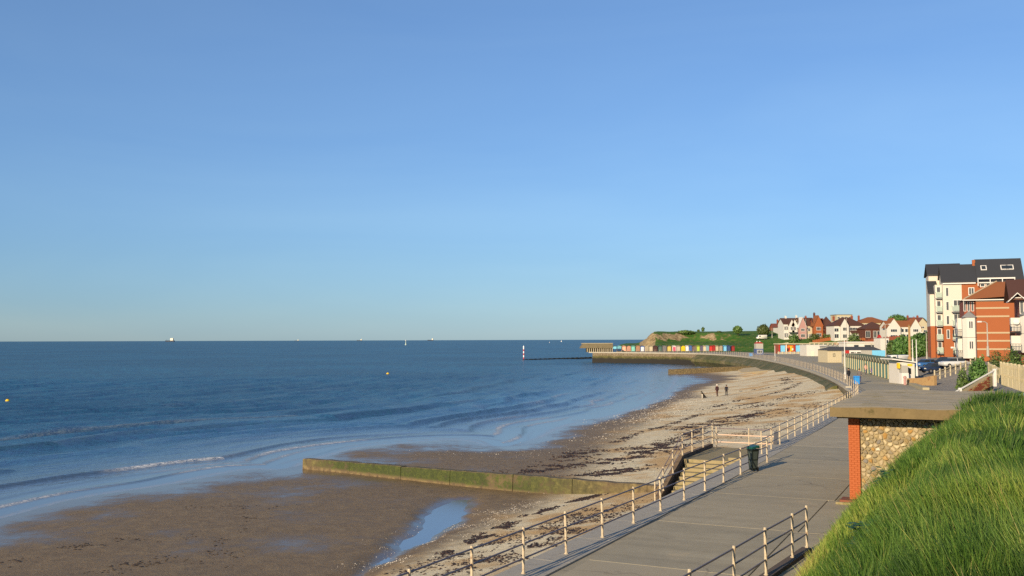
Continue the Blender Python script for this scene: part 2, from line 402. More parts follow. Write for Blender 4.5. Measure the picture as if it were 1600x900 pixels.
NA, NR = 620, 620
ang = np.radians(np.linspace(-62, 40, NA))
rad = np.concatenate([np.exp(np.linspace(np.log(13), np.log(260), 470)), np.exp(np.linspace(np.log(264), np.log(60000), 150))])
X = (np.sin(ang)[None, :]*rad[:, None]).ravel(); Y = (np.cos(ang)[None, :]*rad[:, None]).ravel()
rr = np.hypot(X, Y); near = rr < 700
ds = np.full(X.shape, 1e4); arc = np.zeros(X.shape)
d_, a_, s_ = polydist(X[near], Y[near], SHORE); ds[near] = d_*-s_; arc[near] = a_
zb = np.full(X.shape, -9.); zb[near] = sand_z(X[near], Y[near]); zb = np.where((ds > 22) & (ds < 9e3) & (Y > 60), np.minimum(zb, SEA-1), zb); zb = np.where(Y > 352, -9, zb)
Z = np.full(X.shape, SEA); foam = np.zeros(X.shape); ridge = np.zeros(X.shape)
wob = (fnoise(arc/24, ds*.01, 41)-.47)*9
far_fade = np.clip(1.5-rr/260, .3, 1)
for k, (off, amp, wid, per, sd) in enumerate([(1.6, .03, .4, 26, 1), (3.4, .06, .5, 30, 2), (5.6, .10, .7, 28, 3), (8.4, .17, .8, 34, 4), (11.8, .34, 1.0, 36, 5), (16, .42, 1.2, 40, 6), (21.5, .62, 1.5, 46, 7), (28, .46, 1.9, 50, 8), (36, .25, 2.4, 55, 9), (47, .22, 3., 60, 10), (62, .2, 3.4, 60, 11), (80, .2, 3.8, 60, 12)]):
    loc = ds-off-wob*(.25+.05*k)-(vnoise(arc/7, arc*0, 60+k)-.5)*1.6
    env = np.clip(vnoise(arc/per, arc*0+k*3.3, 70+sd)*2.6-.6, 0, 1)*far_fade
    fr = np.where(loc < 0, np.exp(-(loc/(wid*.34))**2), np.exp(-(loc/(wid*1.5))**2))
    m_ = near & (ds > .3)
    Z = np.where(m_, Z+amp*env*fr, Z)
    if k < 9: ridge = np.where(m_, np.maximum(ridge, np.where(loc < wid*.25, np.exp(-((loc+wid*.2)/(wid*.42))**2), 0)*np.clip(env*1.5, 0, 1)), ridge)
    br = np.clip(vnoise(arc/9, arc*0, 90+k)*2.6-1.15, 0, 1) if k > 2 else np.clip(vnoise(arc/5, arc*0, 90+k)*2.2-.45, 0, .85)
    fl = np.where(loc < 0, np.exp(-((loc+.1)/(wid*.34))**2), np.exp(-(loc/(wid*.32))**2))
    foam = np.where(m_, np.maximum(foam, fl*np.clip(env*1.6, 0, 1)*br*(1. if k < 7 else .2)), foam)
foam = foam*np.clip(1.55-rr/150, .12, 1)
foam = np.where(near, np.maximum(foam, .30*np.exp(-((ds-.35)/.4)**2)), foam)
chop = ((fnoise(X*.12+Y*.05, Y*.12-X*.04, 21)-.47)*.34+(fnoise(X*.45+Y*.3, Y*.5-X*.3, 23)-.47)*.2)*np.clip((ds-14)/30, 0, 1)*np.clip(1-rr/500, 0, 1)
ph = ds+2.2*fnoise(X*.06, Y*.06, 101)*3
swell = np.zeros(X.shape)
for lam, am, sdd in ((9.5, .11, 1), (5.3, .095, 2), (3.1, .06, 3)):
    swell += am*np.sin(2*np.pi*(ph+1.5*lam*fnoise(X/lam*.35, Y/lam*.35, 110+sdd, 3))/lam)*(.35+1.9*vnoise(X/lam*.22, Y/lam*.22, 120+sdd)**1.5)
Z = Z+chop+swell*np.clip((ds-5)/18, 0, 1)*np.clip(1.15-rr/600, 0, 1)
keep = (zb < SEA+.05)
depth = np.where(ds < 9e3, np.clip(np.minimum(SEA-zb, np.maximum(ds, 0)/24+.02), 0, 2), 2.); depth = np.where(zb < -8, 2, depth)
V = np.stack([X, Y, Z], 1); Fq = gridfaces(NR, NA); Fq = Fq[keep[Fq].any(1)]
V, Fq, A = compact(V, Fq, {'depth': depth, 'foam': foam, 'ridge': ridge*np.clip(1.5-rr/110, .28, .85)})
struct(link('sea', npmesh('sea', V, Fq[:, ::-1], MATS['sea'], A)))

# ------------------------------------------------------------------ promenade
E_ = EDGE; n_ = len(E_)
tang = np.gradient(E_[:, :2], axis=0); tang /= np.hypot(tang[:, 0], tang[:, 1])[:, None]
nrmR = np.stack([tang[:, 1], -tang[:, 0]], 1)
m, nt, b = nodes_of('promenade_concrete'); MATS['prom'] = m
p = worldpos(nt); a1 = noise(nt, .12, 5, p, .6); a2 = noise(nt, 1.4, 6, p, .7); a3 = noise(nt, 45, 3, p, .7)
mp = nd(nt, 'ShaderNodeMapping'); mp.vector_type = 'TEXTURE'; mp.inputs['Rotation'].default_value = (0, 0, R(-26)); mp.inputs['Scale'].default_value = (9, .8, 1); nt.links.new(p, mp.inputs[0])
a4 = noise(nt, 1, 5, mp.outputs[0], .65)
c0 = ramp(nt, mth(nt, 'MULTIPLY_ADD', a2, .4, mth(nt, 'MULTIPLY', a4, .6)), [(.3, hx('857e6a')), (.5, hx('9a917a')), (.72, hx('aaa188'))])
c0 = mix(nt, maprange(nt, a1, .42, .66, 0, .7), c0, hx('8a8473'))
c0 = mix(nt, mth(nt, 'MULTIPLY', maprange(nt, a3, .58, .7), .5), c0, hx('b5ae9f'))
crk = nd(nt, 'ShaderNodeTexVoronoi', feature='DISTANCE_TO_EDGE'); crk.inputs['Scale'].default_value = .16; crk.inputs['Randomness'].default_value = 1
wv = nd(nt, 'ShaderNodeVectorMath', operation='ADD'); nzv = nd(nt, 'ShaderNodeTexNoise'); nzv.inputs['Scale'].default_value = .9; nzv.inputs['Detail'].default_value = 4; nt.links.new(p, nzv.inputs['Vector']); nt.links.new(p, wv.inputs[0]); nt.links.new(nzv.outputs['Color'], wv.inputs[1]); nt.links.new(wv.outputs[0], crk.inputs['Vector'])
c0 = mix(nt, mth(nt, 'MULTIPLY', maprange(nt, crk.outputs['Distance'], .0, .006, 1, 0), maprange(nt, a1, .45, .55, 0, .65)), c0, hx('4a463f'))
c0 = mix(nt, maprange(nt, noise(nt, .55, 6, p, .7), .58, .72, 0, .55), c0, hx('b8a584'))
c0 = mix(nt, maprange(nt, noise(nt, .28, 6, p, .75, .4), .6, .68, 0, .4), c0, hx('5d574e'))
oi = nd(nt, 'ShaderNodeObjectInfo')
c0 = mix(nt, mth(nt, 'MULTIPLY', oi.outputs['Random'], .4), c0, hx('b5a78a'))
nt.links.new(c0, b.inputs['Base Color']); b.inputs['Roughness'].default_value = .85; b.inputs['Specular IOR Level'].default_value = .25
bump(nt, b, mth(nt, 'ADD', a3, mth(nt, 'MULTIPLY', a2, .8)), .35, .012)
mat('coping', hx('a09a8c'), .8, .2, 2, .3, 30, dirt=hx('87837c'))

inl = np.zeros(n_)                       # width of the walk
db, _, _ = polydist(E_[:, 0], E_[:, 1], BACK)
wv, wf = [], []
V = []
for i in range(n_):
    w = min(db[i]*1.15+2.0, 40)
    x, y, z = E_[i]
    V.append((x+nrmR[i, 0]*.6, y+nrmR[i, 1]*.6, z-.03)); V.append((x+nrmR[i, 0]*w, y+nrmR[i, 1]*w, z-.03))
prom = MB().add(V, [(2*i, 2*i+1, 2*i+3, 2*i+2) for i in range(n_-1)]).build('promenade', MATS['prom']); struct(prom)
# jointed slabs of the straight near stretch, each a piece of its own
uu = -6.0; k = 0
while uu < 100:
    L = 5.6+((k*37) % 7)*.12
    g = .018
    for (v0, v1) in ((-9.3, -4.95+.25*math.sin(k)), (-4.93+.25*math.sin(k), -1.9 if uu > 62 else -3.6)):
        if uu > 46 and v1 > -4: v1 = -2.0
        q = MB(); a = uv(uu+L/2, (v0+v1)/2)
        q.bbox(v0-(v0+v1)/2+g/2, v1-(v0+v1)/2-g/2, -L/2+g/2, L/2-g/2, -.05, 0, .008)
        o = q.build('slab', MATS['prom'], prom, loc=(a.x, a.y, 0)); o.rotation_euler = (0, 0, -R(26))
    uu += L; k += 1
# coping blocks under the railing
S_arc = np.concatenate([[0], np.cumsum(np.hypot(*np.diff(E_[:, :2], axis=0).T))])
def edge_at(s, off=0., z=0.):
    x = np.interp(s, S_arc, E_[:, 0]); y = np.interp(s, S_arc, E_[:, 1]); zz = np.interp(s, S_arc, E_[:, 2])
    t = np.array([np.interp(s, S_arc, nrmR[:, 0]), np.interp(s, S_arc, nrmR[:, 1])]); t /= np.hypot(*t)
    return Vector((x+t[0]*off, y+t[1]*off, zz+z))
mat('sea_wall_stone', hx('8f8168'), .85, .25, .5, .4, 3)
def strip(mb, s0, s1, prof_, step=2.0):
    ss = np.arange(s0, s1+1e-6, min(step, s1-s0)); n = len(prof_); vs = []
    for s in ss: vs += [edge_at(s, o, z) for o, z in prof_]
    fs = [(i*n+j, i*n+(j+1) % n, (i+1)*n+(j+1) % n, (i+1)*n+j) for i in range(len(ss)-1) for j in range(n)]
    fs += [tuple(range(n-1, -1, -1)), tuple(range((len(ss)-1)*n, len(ss)*n))]
    return mb.add(vs, fs)
U0 = S_arc[8]                            # arc length at u = 0
s = U0+2
while s < U0+118:
    strip(MB(), s, s+2.985, [(-.22, -.25), (.9, -.25), (.9, .012), (-.2, .014)], 3).build('coping_block', MATS['coping'], prom)
    s += 3.0
# sea wall below, weed-dark towards the water
m, nt, b = nodes_of('weedy_sea_wall'); MATS['weedwall'] = m
p = worldpos(nt); sep = nd(nt, 'ShaderNodeSeparateXYZ'); nt.links.new(p, sep.inputs[0])
g1 = noise(nt, .35, 5, p, .65); g2 = noise(nt, 2.2, 5, p, .7)
hh = mth(nt, 'ADD', sep.outputs[2], mth(nt, 'MULTIPLY_ADD', g1, 1.6, -.8)); hh = mth(nt, 'ADD', hh, mth(nt, 'MULTIPLY_ADD', g2, .5, -.25))
c1 = ramp(nt, g2, [(.3, hx('463c2d')), (.5, hx('6b5e49')), (.7, hx('8a7e68'))])
c1 = mix(nt, maprange(nt, hh, -1.2, -.2, 1, 0), c1, ramp(nt, g2, [(.35, hx('3a3519')), (.6, hx('565324')), (.75, hx('6d6538'))]))
c1 = mix(nt, maprange(nt, hh, -1.9, -1.0, 1, 0), c1, hx('1d1a14'))
nt.links.new(c1, b.inputs['Base Color']); b.inputs['Roughness'].default_value = .85; bump(nt, b, g2, .6, .1)
q = MB(); strip(q, 2, S_arc[-1], [(-.55, -5), (.9, -5), (.9, -.02), (-.12, -.02)], 3)
tag(q.build('sea_wall', MATS['weedwall']), 'long concrete sea wall with a dark weedy foot, curving round the bay', 'sea wall')
m, nt, b = nodes_of('mossy_apron'); MATS['apron'] = m
p = worldpos(nt); g1 = noise(nt, .25, 5, p, .6); g2 = noise(nt, 1.8, 5, p, .7)
nt.links.new(ramp(nt, mth(nt, 'MULTIPLY_ADD', g2, .5, mth(nt, 'MULTIPLY', g1, .5)), [(.34, hx('2c3315')), (.45, hx('454820')), (.55, hx('5d5636')), (.68, hx('857759'))]), b.inputs['Base Color']); b.inputs['Roughness'].default_value = .9; bump(nt, b, g2, .7, .2)
q = MB(); sA = float(np.interp(124, E_[:, 1], S_arc)); sB = float(np.interp(338, E_[:, 1], S_arc)); strip(q, sA, sB, [(-3.3, -2.6), (-.3, -5), (-.3, -.3), (-.75, -.36), (-3.3, -1.75)], 3)
tag(q.build('weedy_apron', MATS['apron']), 'mossy sloping concrete apron at the foot of the curving sea wall', 'sea wall')
# end faces and deck of the jetty come with the strip; far kerb line
q = MB(); strip(q, U0+118, S_arc[-1], [(-.2, -.2), (.5, -.2), (.5, .22), (-.2, .22)], 3)
q.build('kerb', MATS['coping'], prom)

# ------------------------------------------------------------------ land: bank, road apron, field, headland
def ground_z(X, Y):
    sh = np.shape(X); X = np.asarray(X, float).ravel(); Y = np.asarray(Y, float).ravel()
    d, a, s = polydist(X, Y, BACK); ins = inpoly(X, Y, SEASIDE)
    yb = np.interp(a, np.concatenate([[0], np.cumsum(np.hypot(*np.diff(BACK[:, :2], axis=0).T))]), np.linspace(0, len(BACK)-1, len(BACK)))
    # tables by index along BACK
    idx = np.arange(len(BACK))
    flat = np.interp(yb, idx, [0, 0, 0, 0, 0, .5, 3.6, 6, 22, 26, 20, 16, 14, 10, 10])
    wid = np.interp(yb, idx, [3.6, 3.6, 3.6, 4.4, 20, 9, 9, 10, 18, 30, 40, 34, 30, 26, 20])
    top = np.interp(yb, idx, [3.75, 3.75, 3.75, 3.2, 2.7, 2.2, 2.1, 2.2, 2.6, 3.6, 4.2, 4.6, 4.8, 4.2, 3.4])
    t = (d-flat)/wid
    z = top*np.clip(np.where(yb < 3.6, np.clip(t, 0, .9)+.1*(1-np.exp(-np.maximum(t-.9, 0)*8)), smooth(t)), 0, 1)
    far = np.clip((Y-230)/170, 0, 1)
    z = z+5.0*smooth((d-flat-wid*.6)/55)*smooth(far)
    z = z+(fnoise(X*.03, Y*.03, 8)-.47)*1.2*smooth((Y-250)/60)*np.clip(d/30, 0, 1)
    # broken chalky headland behind the huts
    hl = smooth((Y-418)/14)*(1-smooth((X-.1265*Y-37)/34))
    nn = (fnoise(X*.045, Y*.02, 31)-.47)*26
    dd = (Y-430)+nn
    zc = .4+3.0*smooth((dd-8)/5)+1.2*smooth((dd-16)/16)+4.3*smooth((dd-34)/7)+1.0*smooth((dd-46)/40)
    zc = zc+.8*(fnoise(X*.12, Y*.12, 37)-.47)
    edge = smooth((X-.1265*Y-3-5*(fnoise(Y*.07, X*.05, 39)-.47))/(7+.02*(Y-430)))
    zc = zc*edge-7.0*(1-smooth((X-.1*Y+2)/(.022*Y)))
    z = z*(1-hl)+zc*hl
    z = np.where(ins, np.minimum(z, -.25)-.25*smooth(d/2), z)
    return z.reshape(sh)
def gz(x, y): return float(ground_z(np.array([x]), np.array([y]))[0])

m, nt, b = nodes_of('land_cover'); MATS['land'] = m
p = worldpos(nt); pv = attr(nt, 'pave'); ro = attr(nt, 'chalk')
n1 = noise(nt, .05, 5, p, .6); n2 = noise(nt, .6, 5, p, .65); n3 = noise(nt, 5, 4, p, .7)
gr = ramp(nt, mth(nt, 'MULTIPLY_ADD', n2, .5, mth(nt, 'MULTIPLY', n1, .5)), [(.3, hx('2f4a1c')), (.5, hx('3f6426')), (.7, hx('5a7431'))])
sc = mix(nt, maprange(nt, n2, .5, .65), gr, hx('6d6a3a'))
ch = ramp(nt, n2, [(.35, hx('6d5c42')), (.55, hx('a08c68')), (.75, hx('bdac88'))])
cc = mix(nt, maprange(nt, mth(nt, 'ADD', ro, mth(nt, 'MULTIPLY_ADD', noise(nt, .13, 5, p, .65), 1.6, -.78)), .42, .6), sc, ch)
asph = ramp(nt, mth(nt, 'MULTIPLY_ADD', n3, .5, mth(nt, 'MULTIPLY', n2, .5)), [(.3, hx('7a746b')), (.6, hx('8f887c')), (.75, hx('a09788'))])
cc = mix(nt, maprange(nt, mth(nt, 'ADD', pv, mth(nt, 'MULTIPLY_ADD', n2, .3, -.15)), .45, .55), cc, asph)
nt.links.new(cc, b.inputs['Base Color']); b.inputs['Roughness'].default_value = .95; b.inputs['Specular IOR Level'].default_value = .15
bump(nt, b, n2, .8, .4)

NA, NR = 330, 360
ang = np.radians(np.linspace(1, 62, NA)); rad = np.exp(np.linspace(np.log(42), np.log(1500), NR))
X = np.sin(ang)[None, :]*rad[:, None]; Y = np.cos(ang)[None, :]*rad[:, None]
Z = ground_z(X, Y)
uq = SU*X+CU*Y; vq = CU*X-SU*Y
Z = np.where((uq < 46.5) & (vq < 1), np.minimum(Z, 2.6), Z)
d, a, s = polydist(X.ravel(), Y.ravel(), BACK); ins = inpoly(X.ravel(), Y.ravel(), SEASIDE)
pave = (((Y.ravel() > 66) & (Y.ravel() < 236) & (d < 70)) | ((Y.ravel() >= 236) & (Y.ravel() < 330) & (d < 26))).astype(float)
gy, gx = np.gradient(Z); dr = np.gradient(rad)[:, None]; da = rad[:, None]*np.gradient(ang)[None, :]
steep = np.hypot(gy/dr, gx/da)
chalk = (smooth((steep-.22)/.5)*(Y > 415)).ravel()
keep = ~(ins & (d > 4)) & (X.ravel() > 30)
V = np.stack([X.ravel(), Y.ravel(), Z.ravel()], 1); Fq = gridfaces(NR, NA); Fq = Fq[keep[Fq].all(1)]
V, Fq, A = compact(V, Fq, {'pave': pave, 'chalk': chalk})
struct(link('ground', npmesh('ground', V, Fq[:, ::-1], MATS['land'], A)))

# near grass bank, on which the photographer stands
nu, nv = 110, 90
U_ = np.linspace(-14, 46.8, nu)[:, None]+np.zeros((1, nv)); V_ = np.concatenate([np.linspace(-4.7, .6, 60), np.linspace(.9, 26, 30)])[None, :]+np.zeros((nu, 1))
def bank_z(U, V):
    X = SU*U+CU*V; Y = CU*U-SU*V
    z = ground_z(X, Y)
    z = z+((fnoise(U*.35, V*.35, 51)-.47)*.5+(fnoise(U*1.2, V*1.2, 55)-.47)*.16)*np.clip((V+4.1)/1.2, 0, 1)
    z = np.where(V < -4.1, -.12+.02*(V+4.1), z)
    sh = (U > 35.35) & (V < .2)
    return np.where(sh, np.minimum(z, np.where(V < -.9, -.2, 2.6)), z)
X = SU*U_+CU*V_; Y = CU*U_-SU*V_; Z = bank_z(U_, V_)
mat('bank_soil', hx('27330f'), .95, .35, 1.2, .6, 5)
struct(link('grass_bank', npmesh('grass_bank', np.stack([X.ravel(), Y.ravel(), Z.ravel()], 1), gridfaces(nu, nv), MATS['bank_soil'])))
# ------------------------------------------------------------------ grass on the bank
m, nt, b = nodes_of('grass_blade'); MATS['grass'] = m
tn = attr(nt, 'tint')
cg = ramp(nt, tn, [(0, hx('172c09')), (.28, hx('325019')), (.5, hx('5b7a2c')), (.75, hx('95a04a')), (.93, hx('a3935e')), (1, hx('b5a577'))])
nt.links.new(cg, b.inputs['Base Color']); b.inputs['Roughness'].default_value = .55; b.inputs['Specular IOR Level'].default_value = .3
tr = nd(nt, 'ShaderNodeBsdfTranslucent'); nt.links.new(cg, tr.inputs[0]); ms = nd(nt, 'ShaderNodeMixShader'); ms.inputs[0].default_value = .28
nt.links.new(b.outputs[0], ms.inputs[1]); nt.links.new(tr.outputs[0], ms.inputs[2]); nt.links.new(ms.outputs[0], nt.nodes['Material Output'].inputs[0])
def make_grass():
    Us, Vs = [], []
    N = 2600000
    u = rng.random(N)*39-2.5; v = rng.random(N)*13.5-4.35
    r = np.hypot(u, v)
    acc = np.clip((8.0/np.maximum(r, 4))**1.35, .05, 1)
    acc = np.where(v > 1.2, acc*.7, acc); acc = np.where((u < 4.2), 0, acc)
    acc = np.where((u > 35.3), 0, acc)
    toe = (v < -4.0) & (rng.random(N) > .3); acc = np.where(toe, 0, acc)
    # only the stretch a viewer here could see, with a generous margin
    x = SU*u+CU*v; y = CU*u-SU*v; acc = np.where((x/np.maximum(y, .1) > .95) | (y < 2.5), 0, acc)
    k = rng.random(N) < acc*.75
    u, v, r = u[k], v[k], r[k]; N = len(u)
    cl = fnoise(u*.55, v*.55, 81); cl2 = fnoise(u*2.2, v*2.2, 83); dry = fnoise(u*.3+9, v*.8, 85)
    hgt = (.12+.36*np.clip((v+4.1)/1.9, 0, 1))*(.45+1.1*cl)*(.55+.75*rng.random(N))
    stalk = rng.random(N) < .006; hgt = hgt*(1-.45*np.clip((dry-.5)*6, 0, 1)); hgt = np.where(stalk, hgt*1.25+.08, hgt)
    wid = (.0030+.0030*rng.random(N))*np.clip(r/7, .8, 3.6); wid = np.where(stalk, wid*.4, wid)
    z = bank_z(u, v)-.03
    x = SU*u+CU*v; y = CU*u-SU*v
    # lean: downhill, with the breeze, and by clump
    th = 2*np.pi*fnoise(u*.6, v*.6, 87)*2.2+rng.normal(0, .55, N)
    lx = np.cos(th)*.42-CU*.22+.16*SU+.18; ly = np.sin(th)*.42+SU*.22+.2
    le = .35+.75*rng.random(N); lx *= le; ly *= le
    fx, fy = -ly, lx; L = np.hypot(fx, fy)+1e-6; yaw = rng.random(N)*2*np.pi
    wx = np.cos(yaw)*wid; wy = np.sin(yaw)*wid
    V = np.zeros((N, 5, 3))
    for i, (t, ww) in enumerate(((0, 1), (0, -1), (.55, .8), (.55, -.8), (1, 0))):
        bend = t*t
        V[:, i, 0] = x+lx*hgt*bend+wx*ww; V[:, i, 1] = y+ly*hgt*bend+wy*ww; V[:, i, 2] = z+hgt*(t-.25*bend*np.hypot(lx, ly))
    b0 = (np.arange(N)*5)[:, None]
    T = np.concatenate([b0+np.array([[0, 1, 3]]), b0+np.array([[0, 3, 2]]), b0+np.array([[2, 3, 4]])])
    tint = np.clip(-.16+1.0*cl+.3*(cl2-.5)-.14*np.clip((v+2.6)/1.6, 0, 1)+.26*rng.random(N)+.36*np.clip((-2.5-v)/1.4, 0, 1)+1.3*np.clip(dry-.52, 0, 1)+.12*np.clip(rng.normal(0, 1, N), 0, 3)*(cl2 > .5), 0, .9)
    tint = np.where(rng.random(N) < .012, .78+.15*rng.random(N), tint); tint = np.where(stalk, .78+.14*rng.random(N), tint)
    return link('grass', npmesh('grass', V.reshape(-1, 3), T, MATS['grass'], {'tint': np.repeat(tint, 5)}, False, True))
stuff(make_grass(), 'long green grass growing on the steep bank', 'grass')
# broad-leaved weeds among the grass
mat('weed_leaf', hx('365c22'), .6, .3, 3, 0)
def weed(u, v, n, sp, label):
    z = float(bank_z(np.array([u]), np.array([v]))[0]); c = uv(u, v, z)
    q = MB()
    for k in range(n):
        a = random.random()*6.28; e = random.random()*.9+.2; l = sp*(.3+.7*random.random()); h = .12+.38*random.random()
        p0 = Vector((math.cos(a)*l*.5, math.sin(a)*l*.5, h)); d = Vector((math.cos(a+random.uniform(-.6, .6)), math.sin(a+.3), random.uniform(-.4, .4))).normalized()
        w = d.cross(Vector((0, 0, 1))).normalized()*.035*(1+random.random()); e_ = d*(.09+.1*random.random())
        q.add([p0, p0+e_*.5+w, p0+e_, p0+e_*.5-w], [(0, 1, 2, 3)])
        if k % 6 == 0: q.tube([(0, 0, 0), p0*.6, p0], .004, 3)
    o = q.build('weed', MATS['weed_leaf'], loc=c); tag(o, label, 'plant'); return o
weed(19.5, -1.5, 300, .7, 'dark leafy weed clump halfway up the grass bank below the stone wall')
weed(33.0, -1.35, 120, .6, 'small leafy weed at the upper end of the stone wall')
weed(12.5, -1.2, 200, .5, 'low dark nettle clump in the grass nearest the camera')

# ------------------------------------------------------------------ railings
mat('cream_post', hx('b9ab92'), .6, .18, 5, .25, 30, dirt=hx('7d5a3c'))
mat('grey_rail', hx('6d6468'), .5, .2, 6, .1, 40, dirt=hx('83604a'), spec=.5)
def post_mesh(h=1.12, r=.034):
    q = MB(); q.lathe([(r*1.7, 0), (r*1.7, .02), (r, .03), (r, h-.03), (r, h-.01), (r*.85, h)], 8)
    for z in (.36, .71, 1.05):
        if z < h: q.lathe([(r*1.01, z-.03), (r*1.14, z-.025), (r*1.14, z+.025), (r*1.01, z+.03)], 8)
    return q.mesh('post', MATS['cream_post'])
PM = post_mesh()
def rail_run(root, pts, hs=(.36, .71, 1.05), r=.021):
    o = root.location
    for h in hs:
        MB().tube([Vector(p)-o+Vector((0, 0, h)) for p in pts], r, 6).build('rail', MATS['grey_rail'], root)
def posts(root, pts, me=None):
    for p in pts: link('post', me or PM, root, Vector(p)-root.location).rotation_euler = (random.gauss(0, .008), random.gauss(0, .008), random.random()*6)
o0 = uv(20, -10.25)
ra = thing('promenade_railing', o0, 'cream-posted three-rail railing along the sea edge of the near promenade', 'railing')
PU = [38.4-2.42*k for k in range(14)][::-1]+[40.9, 43.3, 45.4]; PP = [uv(u, -10.25+(u-20)*.0475, .012) for u in PU]
posts(ra, PP); rail_run(ra, PP)
rb_ = thing('promenade_railing', uv(60, -9.62), 'cream-posted railing beyond the beach steps, curving round the bay to the jetty', 'railing')
ss = list(np.arange(U0+48.6, S_arc[-1]-1, 2.4)); pts = [edge_at(s, .25, .012 if s < U0+118 else .22) for s in ss]
posts(rb_, pts); rail_run(rb_, pts)
# railing at the foot of the bank, on a low kerb
P = [at(1261, 861, 0), at(1238.5, 877, 0)]+[at(x, y, 1.1) for x, y in ((1196, 832), (1146, 861), (1079, 899))]
P = [Vector((p.x, p.y, 0)) for p in P]; dv = P[-1]-P[-2]; P += [P[-1]+dv, P[-1]+dv*2]
rc = thing('bank_railing', P[0], 'short cream-posted railing at the foot of the grass bank', 'railing')
posts(rc, [p+Vector((0, 0, .1)) for p in P]); rail_run(rc, [p+Vector((0, 0, .1)) for p in P])
mat('dark_kerb', hx('5c5046'), .9, .25, 3, .4, 20)
q = MB()
for a, b_ in zip(P[:-1], P[1:]):
    d = (b_-a).normalized(); n = Vector((-d.y, d.x, 0))*.13
    a_, c_ = a-P[0], b_-P[0]
    q.add([a_+n, a_-n, c_-n, c_+n]+[v+Vector((0, 0, .1)) for v in (a_+n, a_-n, c_-n, c_+n)], [(4, 5, 6, 7), (0, 4, 7, 3), (1, 2, 6, 5), (0, 1, 5, 4), (3, 7, 6, 2)])
q.build('kerb', MATS['dark_kerb'], rc)

# ------------------------------------------------------------------ steps down to the beach (local x = across, y = along the walk)
def uvthing(name, u, v, label, cat, z=0, group=None):
    return thing(name, uv(u, v, z), label, cat, group, rz=-R(26))
mat('step_concrete', hx('8d8060'), .9, .25, 1.5, .5, 14, dirt=hx('6f6a3c'))
st = uvthing('beach_steps', 47.5, -10.2, 'concrete steps going down to the sand beside the promenade', 'steps')
MB().bbox(-3.4, -.02, 0, 6, -4, -.3, .02).build('landing', MATS['step_concrete'], st)
MB().bbox(-1.2, -.02, .2, 3, -.3, -.15, .015).build('step', MATS['step_concrete'], st)
for k in range(11):
    MB().bbox(-3.2, -.03, -.42*(k+1), -.42*k+.02, -4, -.3-.165*(k+1), .02).build('step', MATS['step_concrete'], st)
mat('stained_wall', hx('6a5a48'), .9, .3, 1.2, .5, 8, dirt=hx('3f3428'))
q = MB(); q.profx([(.0, -4), (6.0, -4), (6.0, -.12), (0, -.12), (-4.7, -1.95), (-4.7, -4)], -3.62, -3.42); q.build('side_wall', MATS['stained_wall'], st)
sr = uvthing('steps_railing', 47.5, -13.65, 'cream railing down the seaward side of the beach steps', 'railing')
pl = [(0, 6.0, -.12), (0, 4.0, -.12), (0, 1.8, -.12), (0, 0, -.12), (0, -1.7, -.8), (0, -3.3, -1.42), (0, -4.6, -1.92)]
for p in pl: link('post', PM, sr, Vector(p))
for h in (.36, .71, 1.05): MB().tube([Vector(p)+Vector((0, 0, h)) for p in pl], .021, 6).build('rail', MATS['grey_rail'], sr)
mat('pink_rail', hx('cdb09a'), .6, .15, 4, .1)
gt = uvthing('landing_barrier', 53.4, -13.55, 'cream barrier with pale rails across the end of the steps landing', 'railing', -.3)
for x in (.15, 1.95, 3.2): link('post', PM, gt, Vector((x, 0, 0)))
for h in (.3, .7, 1.05): MB().tube([(.1, 0, h), (3.3, 0, h)], .03, 6).build('rail', MATS['pink_rail'] if h < 1 else MATS['grey_rail'], gt)

# ------------------------------------------------------------------ litter bin by the steps
mat('bin_green', hx('0f1916'), .45, .15, 6, .05, spec=.5); mat('bin_lid', hx('17463d'), .4, .1, 6, .05, spec=.5); mat('bin_panel', hx('3c4541'), .5, .1, 5, 0); mat('rubber', hx('1b1b1c'), .8, .1, 5, 0)
bp = at(1177, 736, 0)
bn = thing('litter_bin', bp, 'dark green wheeled litter bin with a teal lid on the promenade', 'bin', rz=R(-62)); bn.scale = (.58, .6, .97)
q = MB(); q.add([(-.2, -.22, .05), (.2, -.22, .05), (.2, .2, .05), (-.2, .2, .05), (-.28, -.3, .98), (.28, -.3, .98), (.28, .34, .98), (-.28, .34, .98)], [(0, 3, 2, 1), (0, 1, 5, 4), (1, 2, 6, 5), (2, 3, 7, 6), (3, 0, 4, 7), (4, 5, 6, 7)])
q.box(-.31, .31, -.33, .37, .93, .985); q.build('body', MATS['bin_green'], bn)
q = MB(); q.add([(-.32, -.36, 1.0), (.32, -.36, 1.0), (.32, .38, 1.06), (-.32, .38, 1.06), (-.28, -.3, 1.08), (.28, -.3, 1.08), (.28, .33, 1.14), (-.28, .33, 1.14)], [(0, 3, 2, 1), (0, 1, 5, 4), (1, 2, 6, 5), (2, 3, 7, 6), (3, 0, 4, 7), (4, 5, 6, 7)]); q.build('lid', MATS['bin_lid'], bn)
q = MB(); q.tube([(-.25, .42, 1.02), (.25, .42, 1.02)], .022, 6); q.build('handle', MATS['bin_green'], bn)
for z0, z1 in ((.14, .48), (.53, .88)):
    k0, k1 = .2+.08*z0, .2+.08*z1
    for sgn in (-1, 1):
        q = MB(); q.add([(sgn*(k0+.012), -.18, z0), (sgn*(k0+.012), .17, z0), (sgn*(k1+.012), .21, z1), (sgn*(k1+.012), -.22, z1)]+[(sgn*(k0-.01), -.18, z0), (sgn*(k0-.01), .17, z0), (sgn*(k1-.01), .21, z1), (sgn*(k1-.01), -.22, z1)], [(0, 1, 2, 3), (0, 4, 5, 1), (2, 6, 7, 3), (1, 5, 6, 2), (3, 7, 4, 0)]); q.build('panel', MATS['bin_panel'], bn)
    q = MB(); q.box(-.16, .16, -.275-.02*(z1 > .6), -.2, z0, z1); q.build('panel', MATS['bin_panel'], bn)
